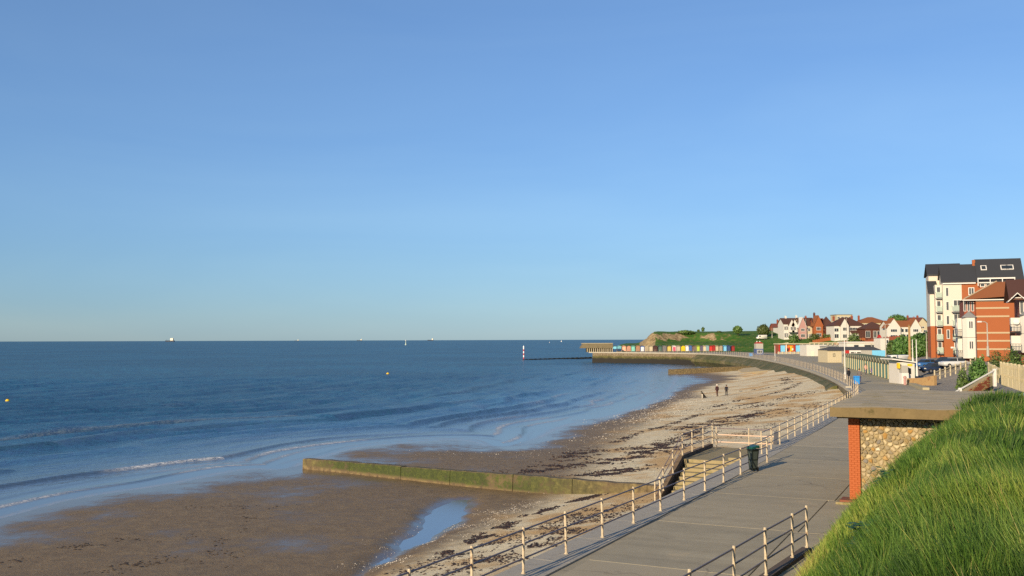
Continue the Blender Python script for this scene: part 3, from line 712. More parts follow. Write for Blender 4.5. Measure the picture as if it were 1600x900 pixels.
for x in (-.21, .21):
    q = MB(); q.M = Matrix.Translation((x, .24, .1)) @ Matrix.Rotation(math.pi/2, 4, 'Y'); q.lathe([(.09, -.025), (.1, -.015), (.1, .015), (.09, .025)], 12); q.build('wheel', MATS['rubber'], bn)
# dark board leaning on the far railing
p0 = uv(53.2, -10.14)
nb_ = thing('notice_board', p0, 'small dark board leaning behind the railing past the bin', 'sign', rz=-R(26))
q = MB(); q.M = Matrix.Rotation(R(-24), 4, 'X'); q.bbox(-.1, .1, -.03, .03, .02, .75, .012); q.build('panel', mat('dark_board', hx('3a3c44'), .6, .15, 4, .1), nb_)
q = MB(); q.tube([(-.06, .1, .0), (-.06, .3, .6)], .02, 5); q.tube([(.06, .1, .0), (.06, .3, .6)], .02, 5); q.build('strut', MATS['grey_rail'], nb_)

# ------------------------------------------------------------------ shelter: roof slab, brick pier, rubble wall
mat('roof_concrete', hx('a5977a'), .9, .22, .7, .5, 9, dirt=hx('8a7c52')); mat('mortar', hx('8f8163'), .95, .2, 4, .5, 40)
mat('brick_paint', hx('9e5227'), .7, .12, 3, .25, 30); mat('pier_joint', hx('86421f'), .9, .15, 5, .2, 30)
sh = uvthing('beach_shelter', 35.4, -4.25, 'flat-roofed promenade shelter with rubble stone end wall and red brick pier', 'shelter')
# roof: slab with worn edge and slightly sagging top
nx, ny = 24, 44; xs = np.linspace(-.45, 4.75, nx); ys = np.linspace(-1.15, 11, ny)
q = MB(); top = []
for j in ys:
    for i in xs:
        e = min(i+.45, j+1.15, 11-j); zz = 3.42+.02*math.sin(i*2.1+j)+.012*math.sin(j*3.7)-.035*max(0, 1-e/.12)
        top.append((i+(.012*math.sin(j*9) if i == xs[0] else 0), j+(.014*math.sin(i*8) if j == ys[0] else 0), zz))
q.add(top, [(j*nx+i, j*nx+i+1, (j+1)*nx+i+1, (j+1)*nx+i) for j in range(ny-1) for i in range(nx-1)])
rim = [(i, 0) for i in range(nx)]+[(nx-1, j) for j in range(1, ny)]+[(i, ny-1) for i in range(nx-2, -1, -1)]+[(0, j) for j in range(ny-2, 0, -1)]
up = [top[j*nx+i] for i, j in rim]; dn = [(x, y, 3.06) for x, y, z in up]; n = len(rim)
rs_ = q.build('roof_slab', MATS['roof_concrete'], sh)
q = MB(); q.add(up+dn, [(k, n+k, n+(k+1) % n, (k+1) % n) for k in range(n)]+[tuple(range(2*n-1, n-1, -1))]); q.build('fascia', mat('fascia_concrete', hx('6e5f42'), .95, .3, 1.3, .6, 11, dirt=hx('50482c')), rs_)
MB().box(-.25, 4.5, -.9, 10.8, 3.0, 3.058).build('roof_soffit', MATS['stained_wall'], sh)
# brick piers along the open front; the near one shows
brick = MB().bbox(-.089, .089, -.19, .19, 0, .066, .006).mesh('brick', MATS['brick_paint']); half = MB().bbox(-.042, .042, -.19, .19, 0, .066, .006).mesh('brick', MATS['brick_paint'])
pier = MB().box(.008, .372, .008, .372, .14, 3.0).build('pier', MATS['pier_joint'], sh)
for c in range(38):
    z = .145+c*.0752
    for x, me in (((.095, brick), (.285, brick)) if c % 2 == 0 else ((.046, half), (.19, brick), (.334, half))):
        link('brick', me, pier, (x, .19, z))
for y in (3.4, 6.8, 10.2): MB().bbox(0, .38, y, y+.38, .1, 3.0, .01).build('pier', MATS['brick_paint'], sh)
MB().bbox(-.42, 3.2, -.38, .6, 0, .075, .015).build('plinth', MATS['step_concrete'], sh)
MB().bbox(-.3, 3.2, -.26, .5, .075, .14, .015).build('plinth', mat('brick_worn', hx('7a4a38'), .9, .25, 4, .4, 20), sh)
MB().box(4.3, 4.5, .4, 10.6, 0, 3.0).build('back_wall', MATS['roof_concrete'], sh)
MB().box(.4, 4.3, 10.3, 10.6, 0, 3.0).build('end_wall', MATS['roof_concrete'], sh)
MB().box(3.7, 4.25, .6, 10.2, .4, .48).build('bench', mat('bench_wood', hx('5f4630'), .7, .2, 3, .2), sh)
wall = MB().box(.384, 5.0, .13, .45, 0, 3.0).build('rubble_wall', MATS['mortar'], sh)
stone_m = []
for k, c in enumerate(('9a8a68', '8c8067', 'a5967a', '7f7562', 'b3a586', '9a7844', '75706a', 'a08456', 'bcb29c', '8a7854')):
    stone_m.append(mat('rubble_stone_%s' % 'abcdefghij'[k], hx(c), .9, .3, 4+k*.3, .7, 22))
def clip(P, a, b_, c):
    out = []
    for i in range(len(P)):
        p, r = P[i-1], P[i]; dp = a*p[0]+b_*p[1]-c; dr = a*r[0]+b_*r[1]-c
        if dp <= 0: out.append(p)
        if (dp < 0 < dr) or (dr < 0 < dp):
            t = dp/(dp-dr); out.append((p[0]+t*(r[0]-p[0]), p[1]+t*(r[1]-p[1])))
    return out
seeds = []
for t in range(9000):
    x = .38+random.random()*3.9; z = random.random()*3.0
    if z < (x-.6)*.93-.45: continue
    rmin = .088+.12*random.random()**1.4
    if all(((x-a)/1.35)**2+(z-b_)**2 > rmin**2 for a, b_ in seeds): seeds.append((x, z))
for i, (x, z) in enumerate(seeds):
    P = [(.40, .02), (4.6, .02), (4.6, 2.99), (.40, 2.99)]
    for j, (a, b_) in enumerate(seeds):
        if j == i or abs(a-x) > .9 or abs(b_-z) > .9: continue
        dx, dz = a-x, b_-z; L = math.hypot(dx, dz)
        P = clip(P, dx/L, dz/L, (dx*(x+a)/2+dz*(z+b_)/2)/L-.014)
        if len(P) < 3: break
    if len(P) < 3: continue
    cx = sum(p[0] for p in P)/len(P); cz = sum(p[1] for p in P)/len(P)
    if max(math.hypot(p[0]-cx, p[1]-cz) for p in P) > .5: continue
    # soften the corners
    Q = []
    for k in range(len(P)):
        p, r = P[k], P[(k+1) % len(P)]; Q += [(p[0]*.84+r[0]*.16+random.uniform(-.008, .008), p[1]*.84+r[1]*.16+random.uniform(-.008, .008)), (p[0]*.5+r[0]*.5+random.uniform(-.012, .012), p[1]*.5+r[1]*.5+random.uniform(-.012, .012)), (p[0]*.16+r[0]*.84, p[1]*.16+r[1]*.84)]
    out = .03+.05*random.random(); n = len(Q); tl = random.uniform(-.08, .08); tz = random.uniform(-.08, .08)
    q = MB()
    ring = lambda s, y: [((p[0]-cx)*s, y+(tl*(p[0]-cx)+tz*(p[1]-cz))*(y < 0), (p[1]-cz)*s) for p in Q]
    q.add(ring(1, .02)+ring(1, -out*.5)+ring(.86, -out*.92)+ring(.45, -out*1.08), [(r*n+k, r*n+(k+1) % n, (r+1)*n+(k+1) % n, (r+1)*n+k) for r in range(3) for k in range(n)]+[tuple(range(3*n, 4*n))])
    q.build('stone', stone_m[min(9, int(abs(random.gauss(0, 3.6))))], wall, True, (cx, .13, cz))
q = MB(); q.profx([(-.1, 2.3), (.3, 2.3), (.3, 2.98), (-.1, 2.75)], 3.1, 4.6); q.build('wall_coping', MATS['stained_wall'], sh)

# ------------------------------------------------------------------ groynes
m, nt, b = nodes_of('groyne_concrete'); MATS['groyne'] = m
p = worldpos(nt); sep = nd(nt, 'ShaderNodeSeparateXYZ'); nt.links.new(p, sep.inputs[0])
g1 = noise(nt, .45, 5, p, .6); g2 = noise(nt, 3., 5, p, .7); g3 = noise(nt, 16, 4, p, .7)
base = ramp(nt, g2, [(.3, hx('3f3526')), (.5, hx('65553a')), (.7, hx('86744f'))])
alg = ramp(nt, mth(nt, 'MULTIPLY_ADD', g3, .5, mth(nt, 'MULTIPLY', g2, .5)), [(.3, hx('1a2008')), (.5, hx('323c10')), (.7, hx('585c1f'))])
up = maprange(nt, mth(nt, 'ADD', sep.outputs[2], mth(nt, 'MULTIPLY_ADD', g2, .5, -.25)), -3.25, -3.0)
gg = mth(nt, 'MULTIPLY', mth(nt, 'MULTIPLY', maprange(nt, mth(nt, 'MULTIPLY_ADD', g2, .55, mth(nt, 'MULTIPLY', g1, .6)), .43, .57), up), attr(nt, 'algae'))
gg = mth(nt, 'MULTIPLY', gg, mth(nt, 'SUBTRACT', 1, maprange(nt, nd(nt, 'ShaderNodeNewGeometry').outputs['Normal'], .5, .9))) if False else gg
col = mix(nt, gg, base, alg); nt.links.new(col, b.inputs['Base Color']); b.inputs['Roughness'].default_value = .8
bump(nt, b, mth(nt, 'ADD', g2, mth(nt, 'MULTIPLY', g3, .4)), .7, .06)
def groyne(A, B, th, label, nseg, alg_fn, zb=-4.6):
    d = Vector((B.x-A.x, B.y-A.y, 0)); L = d.length
    g = thing('groyne', (A.x, A.y, A.z-1), label, 'groyne', rz=math.atan2(d.y, d.x))
    cuts = [0]+sorted(L*(k+random.uniform(-.12, .12))/nseg for k in range(1, nseg))+[L]
    for x0, x1 in zip(cuts[:-1], cuts[1:]):
        n = max(4, int((x1-x0)/.6)); vs = []; al = []
        dz = random.uniform(-.025, .025); dy = random.uniform(-.02, .02)
        for i in range(n+1):
            x = x0+.02+(x1-x0-.04)*i/n; zt = 1+(B.z-A.z)*x/L+dz+.02*math.sin(x*3.1)+.015*random.uniform(-1, 1)
            for y, z in ((-th*.62, zb-A.z+1), (-th*.5, zt-.4), (-th*.47, zt-.05), (-th*.4, zt), (th*.4, zt), (th*.5, zt-.05), (th*.6, zb-A.z+1)):
                vs.append((x, y+dy+.015*random.uniform(-1, 1), z)); al.append(alg_fn(x/L)*(1 if abs(y) > th*.42 else .35))
        fs = [(i*7+j, (i+1)*7+j, (i+1)*7+j+1, i*7+j+1) for i in range(n) for j in range(6)]+[tuple(range(7)), tuple(range(n*7+6, n*7-1, -1))]
        q = MB(); q.add(vs, fs); o = q.build('groyne_block', MATS['groyne'], g)
        a_ = o.data.attributes.new('algae', 'FLOAT', 'POINT'); a_.data.foreach_set('value', al)
    return g
A = at(478, 716.5, -2.68); B0 = at(1027, 758, -2.06); B = A+(B0-A)*1.16
groyne(A, B, .62, 'long low concrete groyne green with algae, running across the beach', 7, lambda t: max(0, min(1, 1.25-max(0, t-.5)*3.2, .35+t*6)))
A = at(1045, 577, -2.15); B = at(1212, 570, -1.2)
groyne(A, B, 1.2, 'far tan concrete groyne past the two walkers', 6, lambda t: .15)
# slipway beside the far groyne
a = at(1222, 569, -.1); sw = thing('slipway', a, 'pale concrete slipway at the landward end of the far groyne', 'slipway')
q = MB(); pa = [at(1150, 576, -2.3), at(1238, 569, -.15), at(1243, 575, -.35), at(1160, 582, -2.7)]
q.add([v-a for v in pa]+[v-a-Vector((0, 0, 2.5)) for v in pa], [(3, 2, 1, 0), (0, 1, 5, 4), (1, 2, 6, 5), (2, 3, 7, 6), (3, 0, 4, 7)]); q.build('ramp', mat('slip_concrete', hx('a39475'), .9, .2, .6, .4, 4), sw)
# weed-covered low groyne off the jetty with its striped beacon
mat('weed_dark', hx('1b1c14'), .85, .3, .8, .6, 3)
A = at(820, 562.2, SEA); B = at(925, 560.2, SEA)
q = MB(); n = 40; vs = []
for i in range(n+1):
    t = i/n; x, y = (A.x+(B.x-A.x)*t, A.y+(B.y-A.y)*t); w = 1.2+.4*math.sin(i*1.7); h = .32+.45*t+.1*math.sin(i*2.3)
    vs += [(x, y-w, SEA-.6), (x, y-w*.5, SEA+h*.8), (x, y+w*.5, SEA+h), (x, y+w, SEA-.6)]
q.add(vs, [(i*4+j, (i+1)*4+j, (i+1)*4+j+1, i*4+j+1) for i in range(n) for j in range(3)]+[(3, 2, 1, 0), (n*4, n*4+1, n*4+2, n*4+3)])
tag(q.build('weed_groyne', MATS['weed_dark']), 'dark weed-covered groyne barely above water, left of the jetty', 'groyne')
mat('beacon_red', hx('a83a44'), .6, .1, 2, 0); mat('beacon_white', hx('e4e0e0'), .6, .05, 2, 0)
bc = thing('marker_beacon', (A.x-.5, A.y, SEA), 'red and white banded marker pole standing in the sea', 'beacon')
for k in range(6): MB().lathe([(.26, .9*k+.3), (.26, .9*k+1.19)], 10).build('band', MATS['beacon_red' if k % 2 == 0 else 'beacon_white'], bc)
MB().lathe([(.5, -1.5), (.42, .3)], 10).build('footing', MATS['weed_dark'], bc); MB().lathe([(.26, 5.7), (.4, 5.75), (.05, 6.5)], 10).build('topmark', MATS['beacon_white'], bc)
# dark rocks awash in front of the jetty
for k, (px, w) in enumerate(((975, 9), (1015, 12), (1050, 9), (1180, 5))):
    c = at(px, 566.0+.4*k, SEA) if px < 1100 else at(px, 568.5, SEA); q = MB(); n = 18; vs = []
    for i in range(n+1):
        x = -w+2*w*i/n; e = math.sqrt(max(0, 1-(x/w)**2)); h = (.2+.18*random.random())*e+.02
        vs += [(x, -2*e-.05, -.4), (x, -.7*e, h), (x, .7*e, h*.9), (x, 2*e+.05, -.4)]
    q.add(vs, [(i*4+j, (i+1)*4+j, (i+1)*4+j+1, i*4+j+1) for i in range(n) for j in range(3)])
    lb = ['leftmost', 'second', 'third', 'rightmost'][k]
    tag(q.build('weedy_rock', MATS['weed_dark'], None, True, c), '%s low dark weedy rock awash below the jetty wall' % lb, 'rock', 'rocks awash below the jetty')

# ------------------------------------------------------------------ seaweed, shells, footprints
m, nt, b = nodes_of('seaweed'); MATS['seaweed'] = m
nt.links.new(ramp(nt, attr(nt, 'tint'), [(0, hx('17110c')), (.6, hx('2d2017')), (1, hx('4a3626'))]), b.inputs['Base Color']); b.inputs['Roughness'].default_value = .6
m, nt, b = nodes_of('shells'); MATS['shell'] = m
nt.links.new(ramp(nt, attr(nt, 'tint'), [(0, hx('8d7c64')), (.35, hx('c9bda8')), (1, hx('efe8da'))]), b.inputs['Base Color']); b.inputs['Roughness'].default_value = .6
m, nt, b = nodes_of('footprint_sand'); MATS['print'] = m
nt.links.new(ramp(nt, attr(nt, 'tint'), [(0, hx('33281e')), (1, hx('4a3c2e'))]), b.inputs['Base Color']); b.inputs['Roughness'].default_value = .8
def along(lines, zg=-2.4):
    """random points along pixel lines projected on the sand: (line, count, spread m)"""
    out = []; szs = []
    for pts, n, sp, sz in lines:
        W = []
        for x, y in pts:
            z = zg
            for _ in range(6):
                q = at(x, y, z); z = float(sand_z(np.array([q.x]), np.array([q.y]))[0])
            W.append((q.x, q.y))
        W = catmull([np.array(w) for w in W], 6) if len(W) > 2 else np.array(W)
        L = np.concatenate([[0], np.cumsum(np.hypot(*np.diff(W, axis=0).T))])
        s = rng.random(n)*L[-1]
        # clump along the line
        s = s+np.sin(s*2.1+sp*9)*.35+np.sin(s*.7)*.6
        g = rng.normal(0, sp, n)
        x = np.interp(s, L, W[:, 0])+g+rng.normal(0, .12, n); y = np.interp(s, L, W[:, 1])+rng.normal(0, sp, n)*.6
        k = fnoise(x*1.1, y*1.1, 91) > .44
        x, y = x[k], y[k]; out.append(np.stack([x, y, sand_z(x, y)], 1)); szs.append(sz*(.4+1.1*rng.random(len(x))**2))
    P = np.concatenate(out); S = np.concatenate(szs)
    d, _, s_ = polydist(P[:, 0], P[:, 1], EDGE); k = s_*d < -.7
    return P[k], S[k]
P, S = along([([(690, 868), (760, 836), (810, 812), (860, 795), (945, 770)], 5200, .2, .075), ([(640, 893), (760, 850), (830, 828), (900, 806), (960, 788)], 2000, .45, .065),
              ([(690, 900), (780, 868), (860, 838), (930, 806)], 2600, .6, .07), ([(770, 890), (850, 850), (930, 815), (1000, 785)], 1800, .8, .06),
              ([(820, 738), (880, 728), (950, 722), (1010, 708), (1060, 694)], 5200, 1.0, .1), ([(900, 745), (960, 738), (1000, 728)], 2600, .8, .1),
              ([(870, 722), (930, 703), (1010, 700), (1075, 682), (1130, 662), (1205, 640)], 5600, .9, .105), ([(1060, 672), (1110, 660), (1165, 650)], 2400, .8, .115),
              ([(960, 692), (1000, 676), (1045, 664), (1085, 650), (1140, 637), (1190, 628)], 2200, .3, .1), ([(1010, 660), (1060, 645), (1120, 632)], 500, .8, .08),
              ([(1105, 640), (1150, 627), (1200, 617), (1235, 606), (1248, 598)], 800, .4, .13), ([(1160, 640), (1220, 625), (1270, 612)], 700, 1.2, .12),
              ([(1200, 652), (1250, 640), (1290, 625)], 500, 1.0, .10), ([(1150, 612), (1200, 606), (1230, 598), (1225, 590)], 500, .5, .14), ([(1120, 690), (1180, 672), (1240, 652)], 700, .8, .08)])
stuff(scatter_tris('seaweed', P, S, MATS['seaweed'], .45), 'dark dried seaweed in strand lines on the sand', 'seaweed')
P, S = along([([(560, 893), (640, 868), (720, 832), (790, 800), (850, 780)], 2300, .75, .026), ([(620, 860), (700, 830), (740, 810)], 700, 1.0, .022), ([(930, 690), (990, 655), (1040, 632), (1075, 614)], 2400, 2.0, .055),
              ([(1000, 660), (1040, 640), (1085, 625)], 1500, 2.2, .05), ([(1060, 600), (1110, 622), (1150, 640)], 400, 3, .05), ([(640, 745), (740, 752), (850, 770)], 300, .8, .025), ([(700, 705), (800, 712), (900, 690)], 500, 2.5, .035),
              ([(700, 890), (800, 850), (900, 810)], 900, 1.2, .022)], -3.1)
stuff(scatter_tris('shells', P, S, MATS['shell'], .5), 'pale shells and pebbles scattered along the tide line', 'shells')
P, S = along([([(391, 789), (385, 800), (392, 812), (378, 826), (355, 838), (340, 850), (325, 862)], 90, .2, .06), ([(290, 838), (250, 845), (190, 842), (130, 852), (60, 868), (0, 885)], 150, .35, .06),
              ([(300, 880), (270, 870), (230, 878), (180, 888), (150, 896)], 130, .4, .06), ([(370, 885), (350, 872), (345, 862)], 40, .4, .06), ([(280, 795), (330, 790), (420, 792), (470, 788)], 60, .5, .055)], -3.3)
stuff(scatter_tris('footprints', P, S, MATS['print'], .06, n=6, up=.022), 'dark footprints trodden across the wet sand', 'footprints')
# ------------------------------------------------------------------ far shore: shared materials
for nm, c in dict(white_wall='c2beb6', cream_wall='b3a88d', render_cream='c0b8ab', brick_red='834632', brick_orange='925330', brick_dark='573228', slate='33353a', tile_brown='51362d', tile_red='6e4034', tile_orange='865231',
                 glass_dark='2b3238', frame_white='cbc8c2', stone_band='a8967a', lead='7d7f80', wood_brown='6b4b35', grey_render='9d9a92', teal_paint='2f6a66', blue_paint='4c86bf', sky_paint='6fb4d8', yellow_paint='d9b52a', red_paint='a52a25',
                 orange_paint='c9742d', asphalt_roof='4c4a47', pole_grey='a8a296', black_paint='202224', pale_green='b9c9b8', pink_paint='a5807a').items():
    mat(nm, hx(c), .35 if 'glass' in nm else .8, .1 if 'glass' in nm else .14, .6, .1 if 'glass' in nm else .25, 5, spec=.6 if 'glass' in nm else .3)
def M_(n): return MATS[n]
def window(parent, x, z, w, h, y, fr='frame_white', bars=1, face='front', sgn=-1):
    """window on a wall whose plane is y = const (front) or x = const (side): frame proud, glass set back; the frame holds the pane"""
    q = MB(); t = min(.12, w*.16); d = .06
    def bx(a0, a1, c0, c1, z0, z1):
        if face == 'front': q.box(a0, a1, min(y+sgn*c0, y+sgn*c1), max(y+sgn*c0, y+sgn*c1), z0, z1)
        else: q.box(min(y+sgn*c0, y+sgn*c1), max(y+sgn*c0, y+sgn*c1), a0, a1, z0, z1)
    bx(x-w/2, x+w/2, -.05, d, z, z+t); bx(x-w/2, x+w/2, -.05, d, z+h-t, z+h); bx(x-w/2, x-w/2+t, -.05, d, z+t, z+h-t); bx(x+w/2-t, x+w/2, -.05, d, z+t, z+h-t)
    for k in range(bars): xx = x-w/2+w*(k+1)/(bars+1); bx(xx-t*.35, xx+t*.35, -.05, d*.8, z+t, z+h-t)
    f = q.build('window', M_(fr), parent)
    q = MB(); bx(x-w/2+t, x+w/2-t, -.05, .012, z+t, z+h-t); q.build('pane', M_('glass_dark'), f)
    return f
def gable_roof_x(w, y0, y1, z, h, ov=.35, th=.18, yr=None):
    """ridge along x"""
    yr = (y0+y1)/2 if yr is None else yr; q = MB()
    k0 = h/(yr-y0); k1 = h/(y1-yr)
    q.profx([(y0-ov, z-ov*k0), (yr, z+h), (y1+ov, z-ov*k1), (y1+ov, z-ov*k1+th), (yr, z+h+th), (y0-ov, z-ov*k0+th)], -w/2-ov, w/2+ov); return q
def gable_roof_y(x0, x1, y0, y1, z, h, ov=.3, th=.18):
    q = MB(); xc = (x0+x1)/2; k = h/(xc-x0)
    q.prof([(x0-ov, z-ov*k), (xc, z+h), (x1+ov, z-ov*k), (x1+ov, z-ov*k+th), (xc, z+h+th), (x0-ov, z-ov*k+th)], y0-ov, y1+ov); return q
def hip_roof(x0, x1, y0, y1, z, h, ov=.4):
    a = min((x1-x0), (y1-y0))/2*.95; q = MB(); yc = (y0+y1)/2
    q.add([(x0-ov, y0-ov, z), (x1+ov, y0-ov, z), (x1+ov, y1+ov, z), (x0-ov, y1+ov, z), (x0+a, yc, z+h), (x1-a, yc, z+h), (x0-ov, y0-ov, z-.15), (x1+ov, y0-ov, z-.15), (x1+ov, y1+ov, z-.15), (x0-ov, y1+ov, z-.15)],
          [(0, 1, 5, 4), (1, 2, 5), (2, 3, 4, 5), (3, 0, 4), (6, 7, 1, 0), (7, 8, 2, 1), (8, 9, 3, 2), (9, 6, 0, 3), (9, 8, 7, 6)]); return q
def chimney(roof, x, y, z0, z1, m='brick_red', w=.8, pots=2):
    q = MB(); q.box(x-w/2, x+w/2, y-.35, y+.35, z0, z1); q.box(x-w/2-.08, x+w/2+.08, y-.43, y+.43, z1-.3, z1-.12)
    for k in range(pots): q.lathe([(.14, z1), (.11, z1+.45)], 8, (x-w/2+w*(k+.5)/pots, y, 0))
    return q.build('chimney', M_(m), roof)

# ------------------------------------------------------------------ houses on the green
def house(label, px0, px1, D, eave_py, ridge_py, wall, roofm, kind, depth=9, base=None, wins=(), gables=(), chims=(), lower=None, chim_m='brick_red', porch=None, rz=0.):
    x0, x1 = xat(px0, D), xat(px1, D); xc = (x0+x1)/2; w = x1-x0
    zb = gz(xc, D+depth/2)-.6 if base is None else base
    pxc = (px0+px1)/2
    ze = zat(pxc, eave_py, D)-zb; zr = zat(pxc, ridge_py, D+depth/2)-zb
    h = thing('house', (xc, D, zb), label, 'house', 'houses along the green', rz)
    q = MB(); q.box(-w/2, w/2, 0, depth, -1, ze)
    if kind == 'gx': q.profx([(0, ze), (depth, ze), (depth/2, zr-.1)], -w/2, w/2)
    if kind == 'gy': q.prof([(-w/2, ze), (w/2, ze), (0, zr-.1)], 0, depth)
    body = q.build('wall', M_(wall), h)
    if lower: MB().box(-w/2-.03, w/2+.03, -.03, .5, -1, ze*.48).build('wall', M_(lower), h)
    r = {'gx': lambda: gable_roof_x(w, 0, depth, ze, zr-ze), 'gy': lambda: gable_roof_y(-w/2, w/2, 0, depth, ze, zr-ze), 'hip': lambda: hip_roof(-w/2, w/2, 0, depth, ze, zr-ze)}[kind]()
    roof = r.build('roof', M_(roofm), h)
    for (gx, gw, gh, gwall, groof, ztop) in gables:      # front gables: centre fraction, width, rise, wall, roof, eave fraction
        xx = -w/2+gx*w; zt = ze*ztop
        q = MB(); q.M = Matrix.Translation((xx, 0, 0)); q.box(-gw/2, gw/2, -1.1, .3, -1, zt); q.prof([(-gw/2, zt), (gw/2, zt), (0, zt+gh)], -1.1, depth*.35); q.build('gable_bay', M_(gwall), h)
        q = gable_roof_y(xx-gw/2, xx+gw/2, -1.1, depth*.45, zt, gh, .25, .16); q.build('roof', M_(groof), h)
        window(h, xx, zt*.62, gw*.5, zt*.25, -1.1, bars=2); window(h, xx, zt*.12, gw*.55, zt*.28, -1.1, bars=2)
    for (fx, fz, fw, fh) in wins: window(h, -w/2+fx*w, fz*ze, fw, fh*ze, 0 if not lower else -.03, bars=1)
    for cx, cz in chims: chimney(roof, -w/2+cx*w, depth/2, zr-1.6, zr+cz, chim_m)
    if porch:
        p0, p1, ph, pm = porch; a, c = -w/2+p0*w, -w/2+p1*w
        q = MB(); q.box(a, c, -2.2, 0, -1, ph-.05); o = q.build('porch', M_('white_wall'), h)
        q = MB(); q.profx([(-2.6, ph), (0, ph+1.3), (0, ph+1.45), (-2.6, ph+.15)], a-.2, c+.2); q.build('roof', M_(pm), o)
        window(h, (a+c)/2, .6, (c-a)*.5, ph*.5, -2.2, bars=2)
    return h
house('small house with a red roof at the left end of the hilltop row', 1209, 1219, 500, 513, 506, 'brick_red', 'tile_red', 'gx', 8, wins=[(.3, .3, 1., .4), (.7, .3, 1, .4)])
house('low white-fronted house with a stepped red-brown roof beside the first house', 1216, 1229, 480, 511, 502.5, 'white_wall', 'tile_red', 'hip', 9, wins=[(.3, .25, 1.2, .4), (.7, .25, 1.2, .4)], chims=[(.25, .8)])
house('tall white house with a brown roof and two narrow pointed front gables', 1225, 1251, 455, 506, 497.5, 'white_wall', 'tile_brown', 'gx', 10, wins=[(.1, .6, 1.2, .25), (.2, .6, 1.1, .25), (.1, .12, 1.2, .3), (.2, .12, 1.1, .3), (.88, .58, 1.2, .25)],
      gables=[(.44, 2.6, 2.6, 'white_wall', 'tile_brown', .95), (.62, 2.6, 2.6, 'white_wall', 'tile_brown', .95)], chims=[(.3, .9), (.95, 1.2)], chim_m='white_wall', porch=(.3, .95, 2.6, 'slate'))
house('cream house with a long brown roof and one pink-tinted front gable at its left', 1250.5, 1274, 452, 508.5, 497, 'cream_wall', 'tile_brown', 'gx', 10, wins=[(.42, .58, 1.3, .25), (.6, .55, 1.2, .25), (.5, .1, .7, .28), (.62, .1, .7, .28), (.74, .1, .7, .28), (.88, .1, .7, .28)],
      gables=[(.13, 3.6, 4.4, 'pink_paint', 'frame_white', .9)], chims=[(.6, .8)])
house('red brick house with an orange hung-tile gable and white windows', 1273.5, 1291, 448, 508, 498, 'brick_red', 'tile_brown', 'gx', 10, wins=[(.66, .58, 1.1, .25), (.9, .56, 1.1, .25), (.68, .1, 1.4, .3), (.9, .1, 1.0, .3)],
      gables=[(.27, 4.2, 4.6, 'brick_orange', 'tile_orange', .98)], chims=[(.27, 2.6)], chim_m='brick_dark')
house('broad brown-roofed house with a tall red brick chimney at its left side', 1290, 1305, 446, 512, 494.5, 'brick_dark', 'tile_brown', 'hip', 11, wins=[(.45, .5, 1.2, .35), (.8, .1, 2.2, .3)], chims=[(.05, -1.2)])
house('large white half-timbered house with a brown hipped roof and white gable', 1304, 1352, 425, 508.5, 496, 'white_wall', 'tile_brown', 'hip', 11, wins=[(.07, .56, 2., .26), (.07, .12, 2., .3), (.5, .66, 1.5, .2), (.6, .66, 1.5, .2), (.7, .66, 1.5, .2), (.8, .66, 1.2, .2), (.93, .6, 1.6, .26)],
      gables=[(.31, 3.6, 3.2, 'white_wall', 'tile_brown', 1.0)], chims=[(.12, .4), (.72, .6)], porch=(.5, .92, 2.8, 'tile_brown'))
house('brown-roofed bungalow with round white bays between two white houses', 1352, 1388, 415, 513.5, 503, 'brick_dark', 'tile_brown', 'hip', 10, wins=[(.12, .2, 2., .6), (.42, .2, 1.4, .6), (.62, .2, 2., .6)])
house('orange-roofed house behind the brown bungalow', 1345, 1389, 470, 504, 495.5, 'cream_wall', 'tile_orange', 'hip', 12, wins=[(.2, .6, 1.6, .25), (.5, .6, 1.6, .25)], chims=[(.1, .6)])
house('white house with a bright orange-brown roof and white gabled ends', 1388, 1434, 400, 510, 501.5, 'white_wall', 'tile_orange', 'gx', 9, lower=None, wins=[(.45, .55, 2.2, .28), (.66, .55, 2.2, .28), (.5, .1, 2.4, .32), (.7, .1, 2.2, .32)],
      gables=[(.16, 5.6, 3.8, 'white_wall', 'tile_orange', .92), (.9, 4.6, 3.6, 'white_wall', 'tile_orange', .92)])
house('cream gabled house with a red roof half hidden by the apartment block', 1432, 1452, 420, 508, 497, 'cream_wall', 'tile_red', 'gy', 10, wins=[(.5, .6, 1.6, .25), (.3, .12, 1.6, .3), (.7, .12, 1.6, .3)], chims=[(.2, .3)])
house('red-brick house with tiled roof behind the cream gabled house', 1422, 1446, 470, 504, 496.5, 'brick_red', 'tile_red', 'gx', 10, wins=[(.3, .6, 1.6, .3), (.7, .6, 1.6, .3)], chims=[(.15, 1.), (.8, 1.)])
# flat-topped block behind
x0, x1 = xat(1308, 520), xat(1332, 520); zb = gz((x0+x1)/2, 520)-1
bk = thing('flat_block', ((x0+x1)/2, 520, zb), 'pale flat-topped block rising behind the half-timbered house', 'building')
w = x1-x0; zt = zat(1320, 492, 520)-zb; MB().box(-w/2, w/2, 0, 10, -1, zt).build('wall', M_('cream_wall'), bk); MB().box(-w/2-.3, w/2+.3, -.3, 10.3, zt, zt+.3).build('roof', M_('lead'), bk)
for k in range(4): window(bk, -w/2+w*(k+.5)/4, zt-2.2, 1.4, 1.3, 0)
